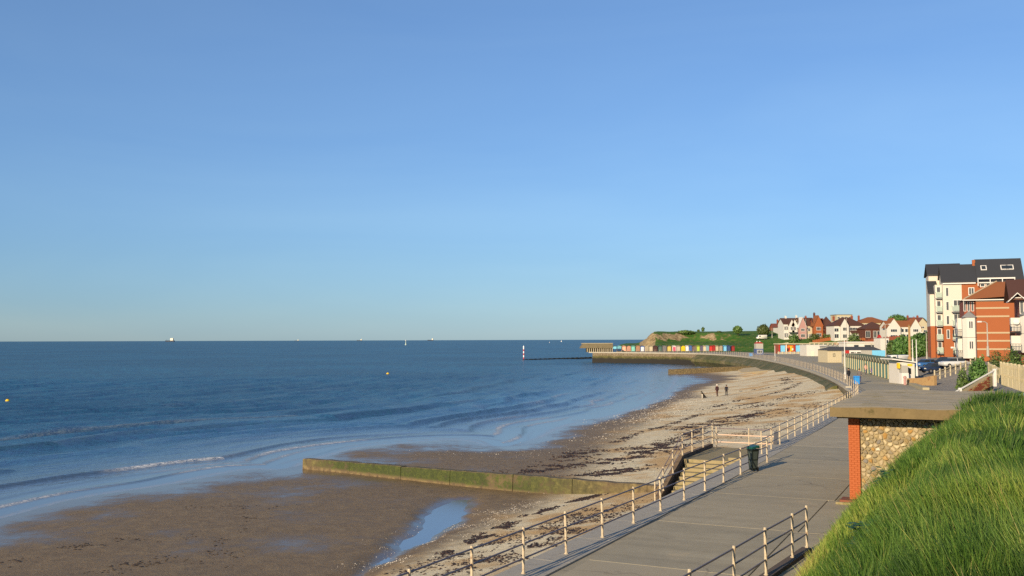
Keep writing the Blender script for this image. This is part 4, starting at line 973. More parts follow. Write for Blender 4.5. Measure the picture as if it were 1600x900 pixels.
# garden walls below the houses
for px0, px1, D, h, m, lb in ((1216, 1232, 440, 1., 'cream_wall', 'low cream garden wall below the first white houses'), (1270, 1304, 430, 1.3, 'brick_orange', 'long reddish garden wall below the red brick houses'),
                              (1304, 1352, 412, 1.3, 'brick_orange', 'brick garden wall in front of the half-timbered house'), (1352, 1410, 396, 1.4, 'brick_red', 'brick garden wall in front of the brown bungalow')):
    x0, x1 = xat(px0, D), xat(px1, D); q = MB(); n = 12
    for k in range(n):
        a, c = x0+(x1-x0)*k/n, x0+(x1-x0)*(k+1)/n; z = gz((a+c)/2, D); q.box(a, c-.01, D, D+.35, z-1.5, z+h); q.box(a-.05, a+.35, D-.06, D+.41, z-1.5, z+h+.18)
    tag(q.build('garden_wall', M_(m)), lb, 'wall')

# ------------------------------------------------------------------ trees and bushes
m, nt, b = nodes_of('leaves'); MATS['leaves'] = m
oi = nd(nt, 'ShaderNodeObjectInfo'); hs = nd(nt, 'ShaderNodeHueSaturation')
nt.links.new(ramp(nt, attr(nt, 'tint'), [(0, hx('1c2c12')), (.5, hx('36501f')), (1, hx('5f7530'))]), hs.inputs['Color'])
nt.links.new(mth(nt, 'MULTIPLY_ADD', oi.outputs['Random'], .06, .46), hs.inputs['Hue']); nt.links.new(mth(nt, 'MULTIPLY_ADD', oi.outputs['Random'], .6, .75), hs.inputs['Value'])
nt.links.new(hs.outputs[0], b.inputs['Base Color']); b.inputs['Roughness'].default_value = .6
mat('bark', hx('4a3b2c'), .9, .3, 4, .5, 10)
def foliage(name, parent, c, rx, ry, rz_, n, leaf, seed, flat=0.):
    g = np.random.default_rng(seed); d = g.normal(size=(n, 3)); d /= np.linalg.norm(d, axis=1)[:, None]
    lump = .62+.75*fnoise(d[:, 0]*1.9+seed, d[:, 1]*1.9+d[:, 2]*1.7, seed, 3)
    r = (g.random(n)**.45)*lump
    P = np.stack([c[0]+d[:, 0]*r*rx, c[1]+d[:, 1]*r*ry, c[2]+d[:, 2]*r*rz_*(1 if not flat else np.where(d[:, 2] < 0, flat, 1))], 1)
    a = g.normal(size=(n, 3)); a /= np.linalg.norm(a, axis=1)[:, None]; q = np.cross(a, d+.3*g.normal(size=(n, 3))); q /= np.linalg.norm(q, axis=1)[:, None]+1e-9
    s = leaf*(.5+g.random(n))[:, None]
    V = np.stack([P-a*s, P+q*s*.55, P+a*s, P-q*s*.55], 1).reshape(-1, 3)
    Fq = np.arange(n*4).reshape(n, 4)
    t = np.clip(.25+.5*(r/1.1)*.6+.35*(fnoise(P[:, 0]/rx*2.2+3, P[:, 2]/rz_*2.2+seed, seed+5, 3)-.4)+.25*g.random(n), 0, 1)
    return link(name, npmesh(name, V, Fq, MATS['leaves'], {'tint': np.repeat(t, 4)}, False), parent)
def tree(name, label, px, D, top_py, wpx, cat='tree', trunk=.35, n=1400, base=None, leaf=.32, seed=1, group=None, bot_py=None):
    x = xat(px, D); zb = gz(x, D)-.2 if base is None else base
    top = zat(px, top_py, D)-zb; w = wpx*D/F/2; h0 = top*trunk if cat != 'bush' else -.25*top
    t = thing(name, (x, D, zb), label, cat, group)
    q = MB(); lim = max(.3, h0+.25*(top-h0)); q.tube([(0, 0, -.5), (.1*w, 0, lim*.5), (0, .05*w, lim)], max(.06, w*.07), 6, max(.03, w*.035))
    for k in range(5):
        a = k*1.26+seed; q.tube([(0, 0, lim*.75), (math.cos(a)*w*.5, math.sin(a)*w*.5, lim+(top-lim)*.4)], max(.03, w*.03), 5, .015)
    q.build('trunk', MATS['bark'], t)
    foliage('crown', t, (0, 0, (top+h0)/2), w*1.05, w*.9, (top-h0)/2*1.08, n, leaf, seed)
    return t
GT = 'shrubs and trees on the green'
tree('tree', 'round leaning tree alone on the skyline above the green field', 1153, 470, 509.5, 15, seed=3, n=1500, trunk=.25, leaf=.4)
tree('tree', 'dark broad bush on the skyline left of the hilltop houses', 1193, 470, 507.5, 19, seed=5, n=1700, trunk=.1, leaf=.4)
tree('conifer', 'small dark pointed conifer on the skyline above the beach huts', 1098.5, 520, 511.5, 5, seed=7, n=500, trunk=.1, leaf=.3)
tree('conifer', 'tiny dark conifer just left of the pointed one', 1091.5, 520, 515, 4, seed=8, n=350, trunk=.1, leaf=.3)
tree('bush', 'dark spreading bush on the chalky headland above the huts', 1072, 478, 516.5, 26, 'bush', .05, 1800, leaf=.45, seed=11)
tree('bush', 'low dark shrub beside the sandy patch on the headland', 1124, 490, 517.5, 8, 'bush', .05, 500, leaf=.4, seed=12)
tree('tree', 'rounded green tree rising behind the orange-roofed white house', 1402, 455, 492.5, 26, seed=13, n=1800, trunk=.4, leaf=.45)
tree('tree', 'small dark tree on the skyline at the left edge of the apartment block', 1441, 440, 497, 16, seed=14, n=900, trunk=.3, leaf=.4)
tree('bush', 'dark clipped bush by the porch of the half-timbered house', 1334.5, 405, 520.5, 19, 'bush', .03, 1300, leaf=.32, seed=15)
tree('bush', 'long low dark hedge clump below the red brick houses', 1273, 436, 521.5, 16, 'bush', .03, 1000, leaf=.34, seed=16)
tree('bush', 'hedge clump below the tall-chimneyed house', 1294, 432, 522, 18, 'bush', .03, 1000, leaf=.34, seed=17)
tree('bush', 'light green garden shrub below the tall white house', 1240, 444, 521, 18, 'bush', .03, 900, leaf=.34, seed=18)
tree('tree', 'large dark tree between the white van and the apartment block', 1437, 250, 519, 34, seed=21, n=3200, trunk=.12, leaf=.34)
tree('tree', 'yellow-green tree left of the wooden pole', 1409, 255, 526, 30, seed=23, n=2400, trunk=.12, leaf=.34)
tree('bush', 'dark green bush behind the white van', 1395, 262, 532, 22, 'bush', .05, 1400, leaf=.34, seed=24)
tree('bush', 'big rough bush growing at the top of the asphalt slope', 1528, 84, 556.5, 34, 'bush', .0, 5200, leaf=.10, seed=31, bot_py=590)
tree('bush', 'lower scrubby bush left of the big one on the slope', 1503, 82, 577, 24, 'bush', .0, 2400, leaf=.09, seed=32, bot_py=596)
tree('bush', 'dark clipped hedge in front of the right-hand flats', 1583, 92, 543, 34, 'bush', .0, 3600, leaf=.09, seed=33, bot_py=557)
tree('bush', 'dark bush below the brick gable wall of the flats', 1555, 110, 548, 26, 'bush', .0, 2400, leaf=.1, seed=34, bot_py=558)

# ------------------------------------------------------------------ apartment block (five storeys, cream over brick)
def box_part(parent, name, m, *a):
    return MB().box(*a).build(name, M_(m), parent)
D0 = 178.0; ax0 = xat(1475, D0); ax1 = xat(1592, D0); az = gz(ax0, D0)-.3
ap = thing('apartment_block', (ax0, D0, az), 'tall apartment block, cream above red brick, with dark slate roofs', 'building', rz=-R(20))
W = (ax1-ax0)*.95; ze = zat(1500, 439, D0)-az; zm = zat(1490, 509, D0)-az; zr = zat(1500, 415.5, D0+3)-az; zr2 = zat(1560, 408.5, D0+3.5)-az
xm = (xat(1503.5, D0)-ax0)*.95; DP = 8.5
q = MB(); q.box(0, xm, 0, DP, zm, ze); q.profx([(0, ze), (DP, ze), (3.4, zr-.15)], 0, xm); q.build('wall', M_('render_cream'), ap, )
q = MB(); q.box(xm+.002, W, .03, DP-.1, -1.5, ze-.002); q.build('wall', M_('brick_orange'), ap)
q = MB(); q.box(.01, xm, .01, DP-.01, -1.5, zm-.002); q.build('wall', M_('brick_orange'), ap)
xq = (xat(1527, D0)-ax0)*.95
def roofx(x0, x1, z, h, yr=3.4): q = gable_roof_x(x1-x0, 0, DP, z, h, .4, .22, yr); q.v = [(v[0]+(x0+x1)/2, v[1], v[2]) for v in q.v]; return q
rf = roofx(.1, xq, ze, zr-ze).build('roof', M_('slate'), ap); rf2 = roofx(xq+.35, W, ze, zr2-ze, 3.6).build('roof', M_('slate'), ap)
q = MB(); q.box(.0, xq-.3, -.42, -.3, ze-.62, ze-.40); q.box(xq+.0, W+.4, -.46, -.32, ze-.6, ze-.40); q.build('gutter', M_('frame_white'), ap)
MB().box(xq-.45, xq+.05, 3.0, 3.6, zr-.5, zr2+.1).build('parapet', M_('brick_orange'), ap)
for px_, w_ in ((1529, 1.0), (1558, 1.3), (1565, 1.3)):         # roof lights lie on the slope
    s_ = math.atan2(zr2-ze, 3.6); z_ = zat(px_, 422, D0+1.6)-az; q = MB(); q.M = Matrix.Translation((xat(px_, D0+1.6)-ax0, 3.6*(z_-ze)/(zr2-ze), z_+.2)) @ Matrix.Rotation(s_, 4, 'X')
    q.box(-w_/2, w_/2, -.6, .6, 0, .14); o = q.build('roof_light', M_('frame_white'), rf2); q2 = MB(); q2.M = q.M; q2.box(-w_/2+.15, w_/2-.15, -.45, .45, .1, .155); q2.build('pane', M_('glass_dark'), o)
# left side: stepped wings going back along the road
wg = 3.6
q = MB(); q.box(-1.2, -.003, 1.6, 12, zm, ze-.6); q.build('wing', M_('render_cream'), ap)
q = MB(); q.box(-1.19, -.003, 1.62, 12, -1.5, zm-.002); q.build('wing', M_('brick_orange'), ap)
z_b = zat(1455, 459, D0+6)-az; z_t = zat(1455, 440, D0+6)-az
q = MB(); q.box(-2.0, -1.203, 4, 14, zm, z_b); q.build('wing', M_('render_cream'), ap); q = MB(); q.box(-1.99, -1.203, 4.02, 14, -1.5, zm-.002); q.build('wing', M_('brick_orange'), ap)
q = MB(); q.profx([(3.7, z_b-.1), (7.5, z_t), (7.5, z_t+.2), (3.7, z_b+.1)], -2.3, -.6); q.build('roof', M_('slate'), ap)
z_c = zat(1455, 430, D0+8)-az; z_d = zat(1455, 414.5, D0+11)-az
q = MB(); q.box(-1.9, -.003, 7.6, 16, z_b, z_c); q.build('wing', M_('render_cream'), ap)
q = MB(); q.profx([(7.2, z_c-.1), (11, z_d), (17, z_c), (17, z_c+.2), (11, z_d+.22), (7.2, z_c+.12)], -2.2, 4.0); q.build('roof', M_('slate'), ap)
fl = [zat(1460, y, D0)-az for y in (553, 532, 510, 488, 466)]
def balcony(x, y, z, w, d, side='front'):
    q = MB(); q.box(x, x+w, y-d, y+.02, z-.16, z); o = q.build('balcony', M_('lead'), ap)
    q = MB(); q.box(x, x+w, y-d, y-d+.05, z+1.0, z+1.08); q.box(x, x+.05, y-d, y, z+1.0, z+1.08); q.box(x+w-.05, x+w, y-d, y, z+1.0, z+1.08)
    for k in range(7): q.box(x+(w-.04)*k/6, x+(w-.04)*k/6+.04, y-d, y-d+.04, z, z+1.0)
    q.build('railing', M_('pale_green'), o); q = MB(); q.box(x+.06, x+w-.06, y-d+.012, y-d+.03, z+.1, z+.95); q.build('panel', mat('frosted', hx('8f9b92'), .3, .05, 1, 0), o)
for k, z in enumerate(fl[:5]):
    balcony(-1.15, 1.6, z+.1, 1.1, .9); window(ap, -.6, z+.35, .8, 1.9, 1.6, bars=0)
    if k < 4: balcony(xm-2.0+.2, 0, z+.1, 2.0, 1.15); window(ap, xm-.8, z+.3, 1.4, 2.0, 0, bars=1)
    if k > 0: window(ap, .75, z+.3, .55, 1.7, 0, bars=0)
    
    for xx in (1.8, 4.8, 6.6): window(ap, 3.2+xx*.9, z+.5, 1., 1.4, .03 if 3.2+xx*.9 > xm else 0, bars=1) if k == 4 and 3.2+xx*.9 > xm+.7 else None
MB().tube([(xm-.35, -.25, 0), (xm-.35, -.25, ze-4)], .07, 6).build('drainpipe', M_('lead'), ap); MB().tube([(2.3, -.12, 0), (2.3, -.12, zm)], .05, 6).build('drainpipe', M_('lead'), ap)
q = MB(); zz = zat(1485, 543, D0)-az; q.box(1.1, 1.6, -.05, 0, zz-.15, zz+.15); q.build('plaque', M_('frame_white'), ap)
q = MB(); xx = xat(1524, D0)-ax0; x2 = xat(1576, D0)-ax0; zz = zat(1550, 437, D0)-az
q.box(xx, x2, -1.0, -.86, zz-.1, zz+.15)
for k in range(4): q.box(xx+(x2-xx-.15)*k/3, xx+(x2-xx-.15)*k/3+.15, -1.0, -.86, zz-1.3, zz-.1)
q.build('terrace_frame', M_('frame_white'), ap)
for k in range(2): window(ap, xx+.9+k*.95, zz-1.5, .85, 1.1, .03, bars=0)

# ------------------------------------------------------------------ brick flats with stone bands (gable end to the camera)
D1 = 150.0; bx0 = xat(1526.5, D1); bx1 = xat(1576, D1); bz = gz(bx0, D1)-.4
fb = thing('brick_flats', (bx0, D1, bz), 'red brick block of flats with pale stone bands and a blank gable wall', 'building', rz=-R(21))
W1 = (bx1-bx0)*.93; ze1 = zat(1530, 469, D1)-bz; DPF = 11
q = MB(); q.box(0, W1, 0, DPF, -1.5, ze1); q.build('wall', M_('brick_orange'), fb)
for y in (470, 481.5, 494.5, 520, 532.5, 545.5):
    z = zat(1550, y, D1)-bz; MB().box(-.02, W1+.02, -.07, .0, z-.13, z+.13).build('stone_band', M_('stone_band'), fb)
# hipped tile roof
q = MB(); zt = zat(1565, 441.5, D1+5)-bz; e = ze1
q.add([(-1.8, -.4, e+.1), (W1+.5, -.4, e+.55), (W1+6, DPF, e+.55), (-1.8, DPF+.4, e+.1), (W1*.75, 4.5, zt), (W1+5, 4.8, zt), (W1+6.2, -.2, e+1.2)], [(0, 1, 4), (1, 6, 5, 4), (0, 4, 3), (3, 4, 5, 2)]); rfl = q.build('roof', M_('tile_orange'), fb)
q = MB(); q.tube([(-1.7, -.35, e+.2), (W1*.75, 4.5, zt+.1)], .12, 6); q.build('hip_tile', M_('stone_band'), rfl); q = MB(); q.box(-1.95, W1+.4, -.55, -.4, e-.06, e+.1); q.build('gutter', M_('frame_white'), fb)
# left return: white bays and balconies facing the sea
sx = -1.75
q = MB(); q.box(-1.6, -.003, 1.2, DPF, -1.5, e); q.build('wall', M_('brick_red'), fb)
for k, (yb, yt) in enumerate(((557, 535), (531, 506))):
    z0 = zat(1515, yb, D1)-bz; z1 = zat(1515, yt, D1)-bz
for (z0p, z1p) in ((560, 527), (527, 496)):
    z0 = zat(1516, z0p, D1)-bz; z1 = zat(1516, z1p, D1)-bz
    q = MB(); q.prism([(-2.0, .2), (-1.4, -.35), (-.25, -.35), (-.02, .2), (-.02, 1.6), (-2.0, 1.6)], z0, z1-.05); o = q.build('bay', M_('white_wall'), fb)
    f = window(fb, -.83, z0+(z1-z0)*.42, .75, (z1-z0)*.42, -.35, bars=1)
    balcony_z = z0+.2
    q = MB(); q.box(-3.2, -2.0, .8, 3.2, balcony_z-.15, balcony_z); o = q.build('balcony', M_('black_paint'), fb); q = MB()
    for kk in range(9): q.box(-3.2, -3.15, .8+2.35*kk/8, .85+2.35*kk/8, balcony_z, balcony_z+1)
    for kk in range(5): q.box(-3.2+1.15*kk/4, -3.15+1.15*kk/4, .8, .85, balcony_z, balcony_z+1)
    q.box(-3.2, -2., .8, .86, balcony_z+1, balcony_z+1.06); q.build('railing', M_('black_paint'), o)
    q = MB(); q.box(-2.6, -1.6, 1.6, DPF*.6, z0, z1-.06); o = q.build('bay', M_('white_wall'), fb)
    q = MB(); q.M = Matrix.Translation((-2.62, 2.6, z0+1.9)) @ Matrix.Rotation(-math.pi/2, 4, 'Y'); q.lathe([(.55, 0), (.5, .06), (.3, .12)], 14); q.build('satellite_dish', M_('frame_white'), fb)
z1 = zat(1516, 489, D1)-bz; z0 = zat(1516, 496, D1)-bz
q = MB(); q.add([(-2.1, -.45, z0), (.05, -.45, z0), (.05, 1.6, z0), (-2.1, 1.6, z0), (-1, .9, z1+.3), (-.6, 1.6, z1+.3)], [(0, 1, 4), (1, 2, 5, 4), (3, 0, 4, 5), (3, 2, 1, 0)]); q.build('bay_roof', M_('lead'), fb)
for x in (-1.5, -.95, -.4): window(fb, x, zat(1515, 489, D1)-bz+.3, .38, 1.6, 1.2, bars=0)
# street lamp in front of the gable
mat('lamp_metal', hx('9b968c'), .5, .1, 3, .05)
def lamp(label, px, D, base_py, top_py, arm=0., r=.09, m='lamp_metal', base=None):
    x = xat(px, D); zb = zat(px, base_py, D) if base is None else base; h = zat(px, top_py, D)-zb
    l = thing('street_lamp', (x, D, zb), label, 'lamp post', 'poles and lamps on the front')
    q = MB(); q.lathe([(r*2, -.3), (r*1.6, .9), (r, 1.0), (r*.7, h)], 8); q.build('pole', M_(m), l)
    if arm:
        q = MB(); q.tube([(0, 0, h), (arm*.4, 0, h+.18), (arm, 0, h+.2)], r*.6, 6); q.build('arm', M_(m), l)
        q = MB(); q.bbox(min(arm, arm*1.7), max(arm, arm*1.7), -.16, .16, h+.1, h+.28, .04); q.build('lamp_head', M_('frame_white'), l)
    else:
        q = MB(); q.lathe([(r*.7, h), (r*1.2, h+.05), (r*.2, h+.15)], 8); q.build('cap', M_(m), l)
    return l
lamp('grey street lamp in front of the blank brick gable wall', 1543, 120, 553, 505, -.7)
# right-hand flats, cut by the frame
D2 = 128.0; cx0 = xat(1577, D2); cz = gz(cx0, D2)-.4
rf_ = thing('white_bay_flats', (cx0, D2, cz), 'flats with white bays and black balconies at the right edge of the picture', 'building', rz=-R(24))
e = zat(1585, 466, D2)-cz; W2 = 9
q = MB(); q.box(1.4, W2, 1, 11, -1.5, e); q.build('wall', M_('brick_red'), rf_)
q = gable_roof_x(W2, .4, 11, e, 2.6, .5, .2); q.v = [(v[0]+W2/2+.6, v[1], v[2]) for v in q.v]; q.build('roof', M_('tile_brown'), rf_)
q = MB(); q.profx([(.0, e-.2), (.1, e-.2), (.1, e+.1), (0, e+.1)], .4, W2); q.build('bargeboard', M_('frame_white'), rf_)
q = gable_roof_y(.2, 2.0, -.4, 3, e-.3, .9, .25, .12); q.build('gable', M_('frame_white'), rf_)
for (z0p, z1p) in ((551, 521), (521, 493)):
    z0 = zat(1590, z0p, D2)-cz; z1 = zat(1590, z1p, D2)-cz
    q = MB(); q.prism([(1.35, .9), (1.35, -.1), (1.75, -.6), (W2*.45, -.6), (W2*.45, .9)], z0, z1-.04); q.build('bay', M_('white_wall'), rf_)
    window(rf_, 2.6, z0+.9, 1.0, 1.25, -.6, bars=1); window(rf_, 3.6, z0+.9, .7, 1.25, -.6, bars=0)
    q = MB(); q.box(.25, 1.36, .2, 2.4, z0+.3, z1-.3); o = q.build('bay', M_('white_wall'), rf_)
    q = MB(); q.box(.1, 1.34, -.9, .2, z0+.05, z0+.2); o = q.build('balcony', M_('black_paint'), rf_); q = MB()
    for kk in range(8): q.box(.1+1.2*kk/7, .14+1.2*kk/7, -.9, -.86, z0+.2, z0+1.15)
    for kk in range(6): q.box(.1, .14, -.9+1.05*kk/5, -.86+1.05*kk/5, z0+.2, z0+1.15)
    q.box(.1, 1.34, -.9, -.85, z0+1.15, z0+1.2); q.build('railing', M_('black_paint'), o)
zt = zat(1590, 476, D2)-cz
for x in (.75, 1.75, 2.75, 3.7): window(rf_, x+.9, zt-1.2, .5, 1.7, 1.0, bars=0)
q = MB(); z1 = zat(1592, 484, D2)-cz; z0 = zat(1592, 493, D2)-cz; q.add([(1.2, -.75, z0), (W2*.46, -.75, z0), (W2*.46, 1, z0), (1.2, 1, z0), (2.2, .95, z1), (W2*.42, .95, z1)], [(0, 1, 5, 4), (3, 0, 4), (1, 2, 5), (3, 2, 1, 0)]); q.build('bay_roof', M_('lead'), rf_)
q = MB(); q.M = Matrix.Translation((.9, -.1, zat(1590, 503, D2)-cz)) @ Matrix.Rotation(math.pi/2, 4, 'X'); q.lathe([(.42, 0), (.38, .05), (.2, .1)], 14); q.build('satellite_dish', M_('frame_white'), rf_)
# ------------------------------------------------------------------ jetty: covered colonnade and beach huts
JZ = .6; JD = 413.0
x0, x1 = xat(911, 400), xat(957.5, 400)
cs = thing('jetty_colonnade', (x0, 400, JZ), 'open concrete colonnade with a deep flat roof at the seaward end of the jetty', 'shelter')
zb0 = zat(940, 544, 400)-JZ; zt0 = zat(940, 537, 400)-JZ; L = x1-x0
mat('jetty_concrete', hx('70664f'), .9, .2, .4, .4, 3, dirt=hx('57503a'))
q = MB(); q.prof([(-1.2, zb0), (L, zb0), (L, zt0), (0, zt0)], 0, 6); q.build('roof', MATS['jetty_concrete'], cs)
MB().box(-.4, L, -.25, 6.2, zt0, zt0+.25).build('roof_edge', mat('pale_concrete', hx('a0967a'), .9, .15, .5, .3, 3), cs)
for k in range(13): MB().bbox(1.6+(L-2)*k/12, 1.95+(L-2)*k/12, .3, .65, -.1, zb0, .03).build('column', MATS['pale_concrete'], cs)
MB().box(1.5, L, 4.8, 5.1, -.1, zb0).build('back_wall', MATS['stained_wall'], cs)
HUTS = [(960.6, 'light blue', '6fb3c9', 'at the left end of the jetty row'), (967.6, 'light blue', '77bccd', 'second from the colonnade'), (975, 'peach', 'd3a184', 'just right of the two light blue huts'), (982.4, 'peach pink', 'cf9a80', 'with teal hut on its right'),
        (989.2, 'teal', '6fb0a4', 'between peach and tan huts'), (996.8, 'tan', 'b5896a', 'between the teal and the blue-and-white huts'), (1003.6, 'blue and white', '5f80bb', 'with white panels on its door'), (1010.2, 'pale beige', 'b5a78c', 'right of the blue-and-white one'),
        (1017, 'greyish beige', 'aaa088', 'left of the dark maroon one'), (1024, 'dark maroon', '4a2a28', 'in the left half of the row'), (1031.4, 'dark green', '3f5a50', 'beside the dark maroon one'), (1038.2, 'grey', '7d7a7a', 'left of the mustard one'),
        (1045.6, 'mustard', 'b7a455', 'with olive-yellow front'), (1053.4, 'white and pink striped', 'e0d6d2', 'right of the mustard one'), (1060, 'stone grey', 'a89c8c', 'left of the bright yellow one'), (1067.4, 'bright yellow', 'e6cf1f', 'in the middle of the row'),
        (1073.6, 'white', 'dcd6d0', 'right beside the bright yellow one'), (1078.4, 'mid blue', '4b6fae', 'right of the white one'), (1083.6, 'brown', '64504a', 'right of the mid blue one'), (1087, 'dull khaki', '7f775a', 'left of the lime green one'),
        (1090.8, 'lime green', '9fb23f', 'in the right half of the row'), (1096, 'purple grey', '66607a', 'right of the lime green one'), (1100.8, 'cream', 'b9a98c', 'left of the pale blue one'), (1105.2, 'pale blue', '8fb0b8', 'left of the two red huts'),
        (1110.6, 'red', 'b02a20', 'left one of the pair of red huts'), (1115.2, 'red', 'a8251e', 'right one of the pair of red huts'), (1120.2, 'beige', 'a89a80', 'right of the red pair'), (1126.2, 'sandy beige', 'b0a188', 'left of the sky blue one'),
        (1132.8, 'sky blue', '6aa9cc', 'near the right end of the row'), (1138.6, 'navy blue', '34507e', 'second from the right end'), (1145.4, 'dark red', '7e1f1c', 'at the right end of the jetty row')]
def hut_mesh(w):
    q = MB(); q.box(-w/2, w/2, 0, 2.4, 0, 2.0); q.prof([(-w/2, 2.0), (w/2, 2.0), (w/4, 2.28), (0, 2.38), (-w/4, 2.28)], 0, 2.4); return q
for i, (px, cn, hxc, where) in enumerate(HUTS):
    D = JD-(px-960)*.012; w = 1.72 if px < 1070 else 1.38
    h = thing('beach_hut', (xat(px, D), D, JZ), '%s beach hut %s' % (cn, where), 'beach hut', 'coloured beach huts on the jetty')
    m_ = mat('hut_paint_%s' % hxc, tuple(v*.72 for v in hx(hxc)), .7, .12, 1.2, .15, 6)
    MB_ = hut_mesh(w); MB_.build('wall', m_, h)
    q = MB(); q.prof([(-w/2-.12, 1.98), (-w/4, 2.36), (0, 2.47), (w/4, 2.36), (w/2+.12, 1.98), (w/2+.12, 2.06), (w/4, 2.45), (0, 2.56), (-w/4, 2.45), (-w/2-.12, 2.06)], -.18, 2.5); q.build('roof', m_ if i % 3 else M_('asphalt_roof'), h)
    c2 = tuple(min(1, v*(.72 if i % 2 else 1.22)+.01) for v in hx(hxc))
    if 'white' in cn and cn != 'white': c2 = hx('e2dfe0') if 'blue' in cn else hx('c2506a')
    md = mat('hut_door_%s' % hxc, c2, .7, .1, 1, .1)
    for sgn in (-1, 1):
        q = MB(); a, b_ = sorted((sgn*.02, sgn*w*.32)); q.box(a, b_, -.05, -.003, .08, 1.85); q.build('door', md, h)
    MB().box(-w*.4, w*.4, -.35, 0, 0, .07).build('step', M_('wood_brown'), h)
# ------------------------------------------------------------------ small tower kiosk and bins at the bend
def block(name, label, cat, px0, px1, D, y0, y1, wall, depth=4, base=None, group=None):
    xa, xb = xat(px0, D), xat(px1, D); pc = (px0+px1)/2
    zb = zat(pc, y0, D) if base is None else base; zt = zat(pc, y1, D)-zb; w = xb-xa
    t = thing(name, ((xa+xb)/2, D, zb), label, cat, group)
    MB().box(-w/2, w/2, 0, depth, -1.2, zt).build('wall', M_(wall), t)
    return t, w, zt
mat('slate_blue', hx('46577e'), .7, .12, 1, .1)
t, w, zt = block('tower_kiosk', 'slate blue kiosk with a grey upper storey and red roof at the bend', 'kiosk', 1181, 1192.5, 318, 554.5, 545, 'slate_blue', 3)
MB().box(-w*.45, w*.5, .2, 2.8, zt+.004, zt+1.75).build('upper_storey', M_('grey_render'), t); q = MB(); q.add([(-w*.5, .1, zt+1.76), (w*.55, .1, zt+1.76), (w*.55, 2.9, zt+1.76), (-w*.5, 2.9, zt+1.76), (-w*.25, .9, zt+2.2), (w*.3, .9, zt+2.2), (w*.3, 2.1, zt+2.2), (-w*.25, 2.1, zt+2.2)], [(0, 1, 5, 4), (1, 2, 6, 5), (2, 3, 7, 6), (3, 0, 4, 7), (4, 5, 6, 7), (3, 2, 1, 0)]); q.build('roof', M_('red_paint'), t)
for x in (-w*.2, w*.2): MB().lathe([(.16, zt+2.1), (.2, zt+2.4), (.05, zt+2.6)], 8, (x, 1.5, 0)).build('lamp', M_('frame_white'), t)
window(t, 0, .5, w*.7, 1.1, 0, bars=2)
def bin_box(label, px, D, y0, y1, w, m, z=None):
    zb = zat(px, y0, D) if z is None else z; h = zat(px, y1, D)-zb
    t = thing('litter_bin', (xat(px, D), D, zb), label, 'bin'); q = MB(); q.bbox(-w/2, w/2, -w/2, w/2, 0, h*.85, .05); q.build('body', M_(m), t); q = MB(); q.bbox(-w/2-.04, w/2+.04, -w/2-.04, w/2+.04, h*.86, h, .08); q.build('lid', M_(m), t); return t
bin_box('blue upright bin by the rail near the bend', 1172.8, 300, 558.5, 551.8, 1.0, 'blue_paint')
mat('bright_blue', hx('2f86cf'), .5, .08, 2, .05)
# ------------------------------------------------------------------ arcade of open kiosks
t, w, zt = block('kiosk_arcade', 'low terrace of four open kiosks with blue and yellow fronts', 'building', 1215.5, 1263, 338, 549.5, 538, 'brick_red', 5)
MB().box(-w/2-.2, w/2+.2, -.8, 5.2, zt, zt+.32).build('roof', M_('cream_wall'), t)
for k, (f0, f1, m_) in enumerate(((.06, .23, 'sky_paint'), (.28, .5, 'orange_paint'), (.56, .74, 'sky_paint'), (.81, .97, 'yellow_paint'))):
    a, b_ = -w/2+f0*w, -w/2+f1*w; MB().box(a, b_, -.08, -.003, 0, zt*.86).build('shopfront', M_(m_), t); MB().box(a-.35, a-.05, -.5, 0, 0, zt*.98).build('pillar', M_('frame_white' if k % 2 else 'red_paint'), t)
    if k == 1:
        for j in range(4): q = MB(); xx = a+(b_-a)*(j+.5)/4; q.box(xx-.25, xx+.25, -.3, -.09, .2+.3*(j % 2), 1.2+.35*(j % 3)); q.build('display', M_(['black_paint', 'red_paint', 'yellow_paint', 'frame_white'][j]), t)
t, w, zt = block('terrace_wall', 'grey panelled terrace wall below the open kiosks', 'wall', 1215, 1258, 331, 560, 550, 'grey_render', .5)
for k in range(7): MB().box(-w/2+w*k/7, -w/2+w*k/7+.5, -.15, -.003, -.5, zt+.15).build('pier', M_('cream_wall'), t)
# white flat-roofed building with pergola behind
t, w, zt = block('white_pavilion', 'blank white flat-roofed pavilion in the middle of the front', 'building', 1260, 1290, 298, 558.5, 540, 'white_wall', 7)
MB().box(-w/2-.1, w/2+.1, -.12, 7.1, zt, zt+.2).build('roof', M_('frame_white'), t); q = MB(); q.box(w*-.28, w*-.1, -.05, -.003, 0, 1.9); q.build('door', M_('pale_green'), t)
window(t, w*.15, 2.1, .8, .6, 0, bars=0); MB().box(w*.3, w*.36, -.04, -.003, 1.6, 2.0).build('vent', M_('lead'), t)
t, w, zt = block('pergola', 'long cream pergola beam with dark openings behind the white pavilion', 'pergola', 1264, 1322, 316, 541, 538.3, 'grey_render', 3)
MB().box(-w/2, w/2, -.4, -.1, zt+.35, zt+.7).build('beam', M_('cream_wall'), t)
for k in range(9): MB().box(-w/2+(w-.35)*k/8, -w/2+(w-.35)*k/8+.35, -.38, -.12, zt-.3, zt+.34).build('post', M_('cream_wall'), t)
t, w, zt = block('grey_store', 'pale grey flat store between the white pavilion and the cream hut', 'building', 1289, 1313, 290, 556, 541.5, 'grey_render', 5); MB().box(-w/2-.1, w/2+.1, -.2, 5, zt, zt+.2).build('roof', M_('lead'), t)
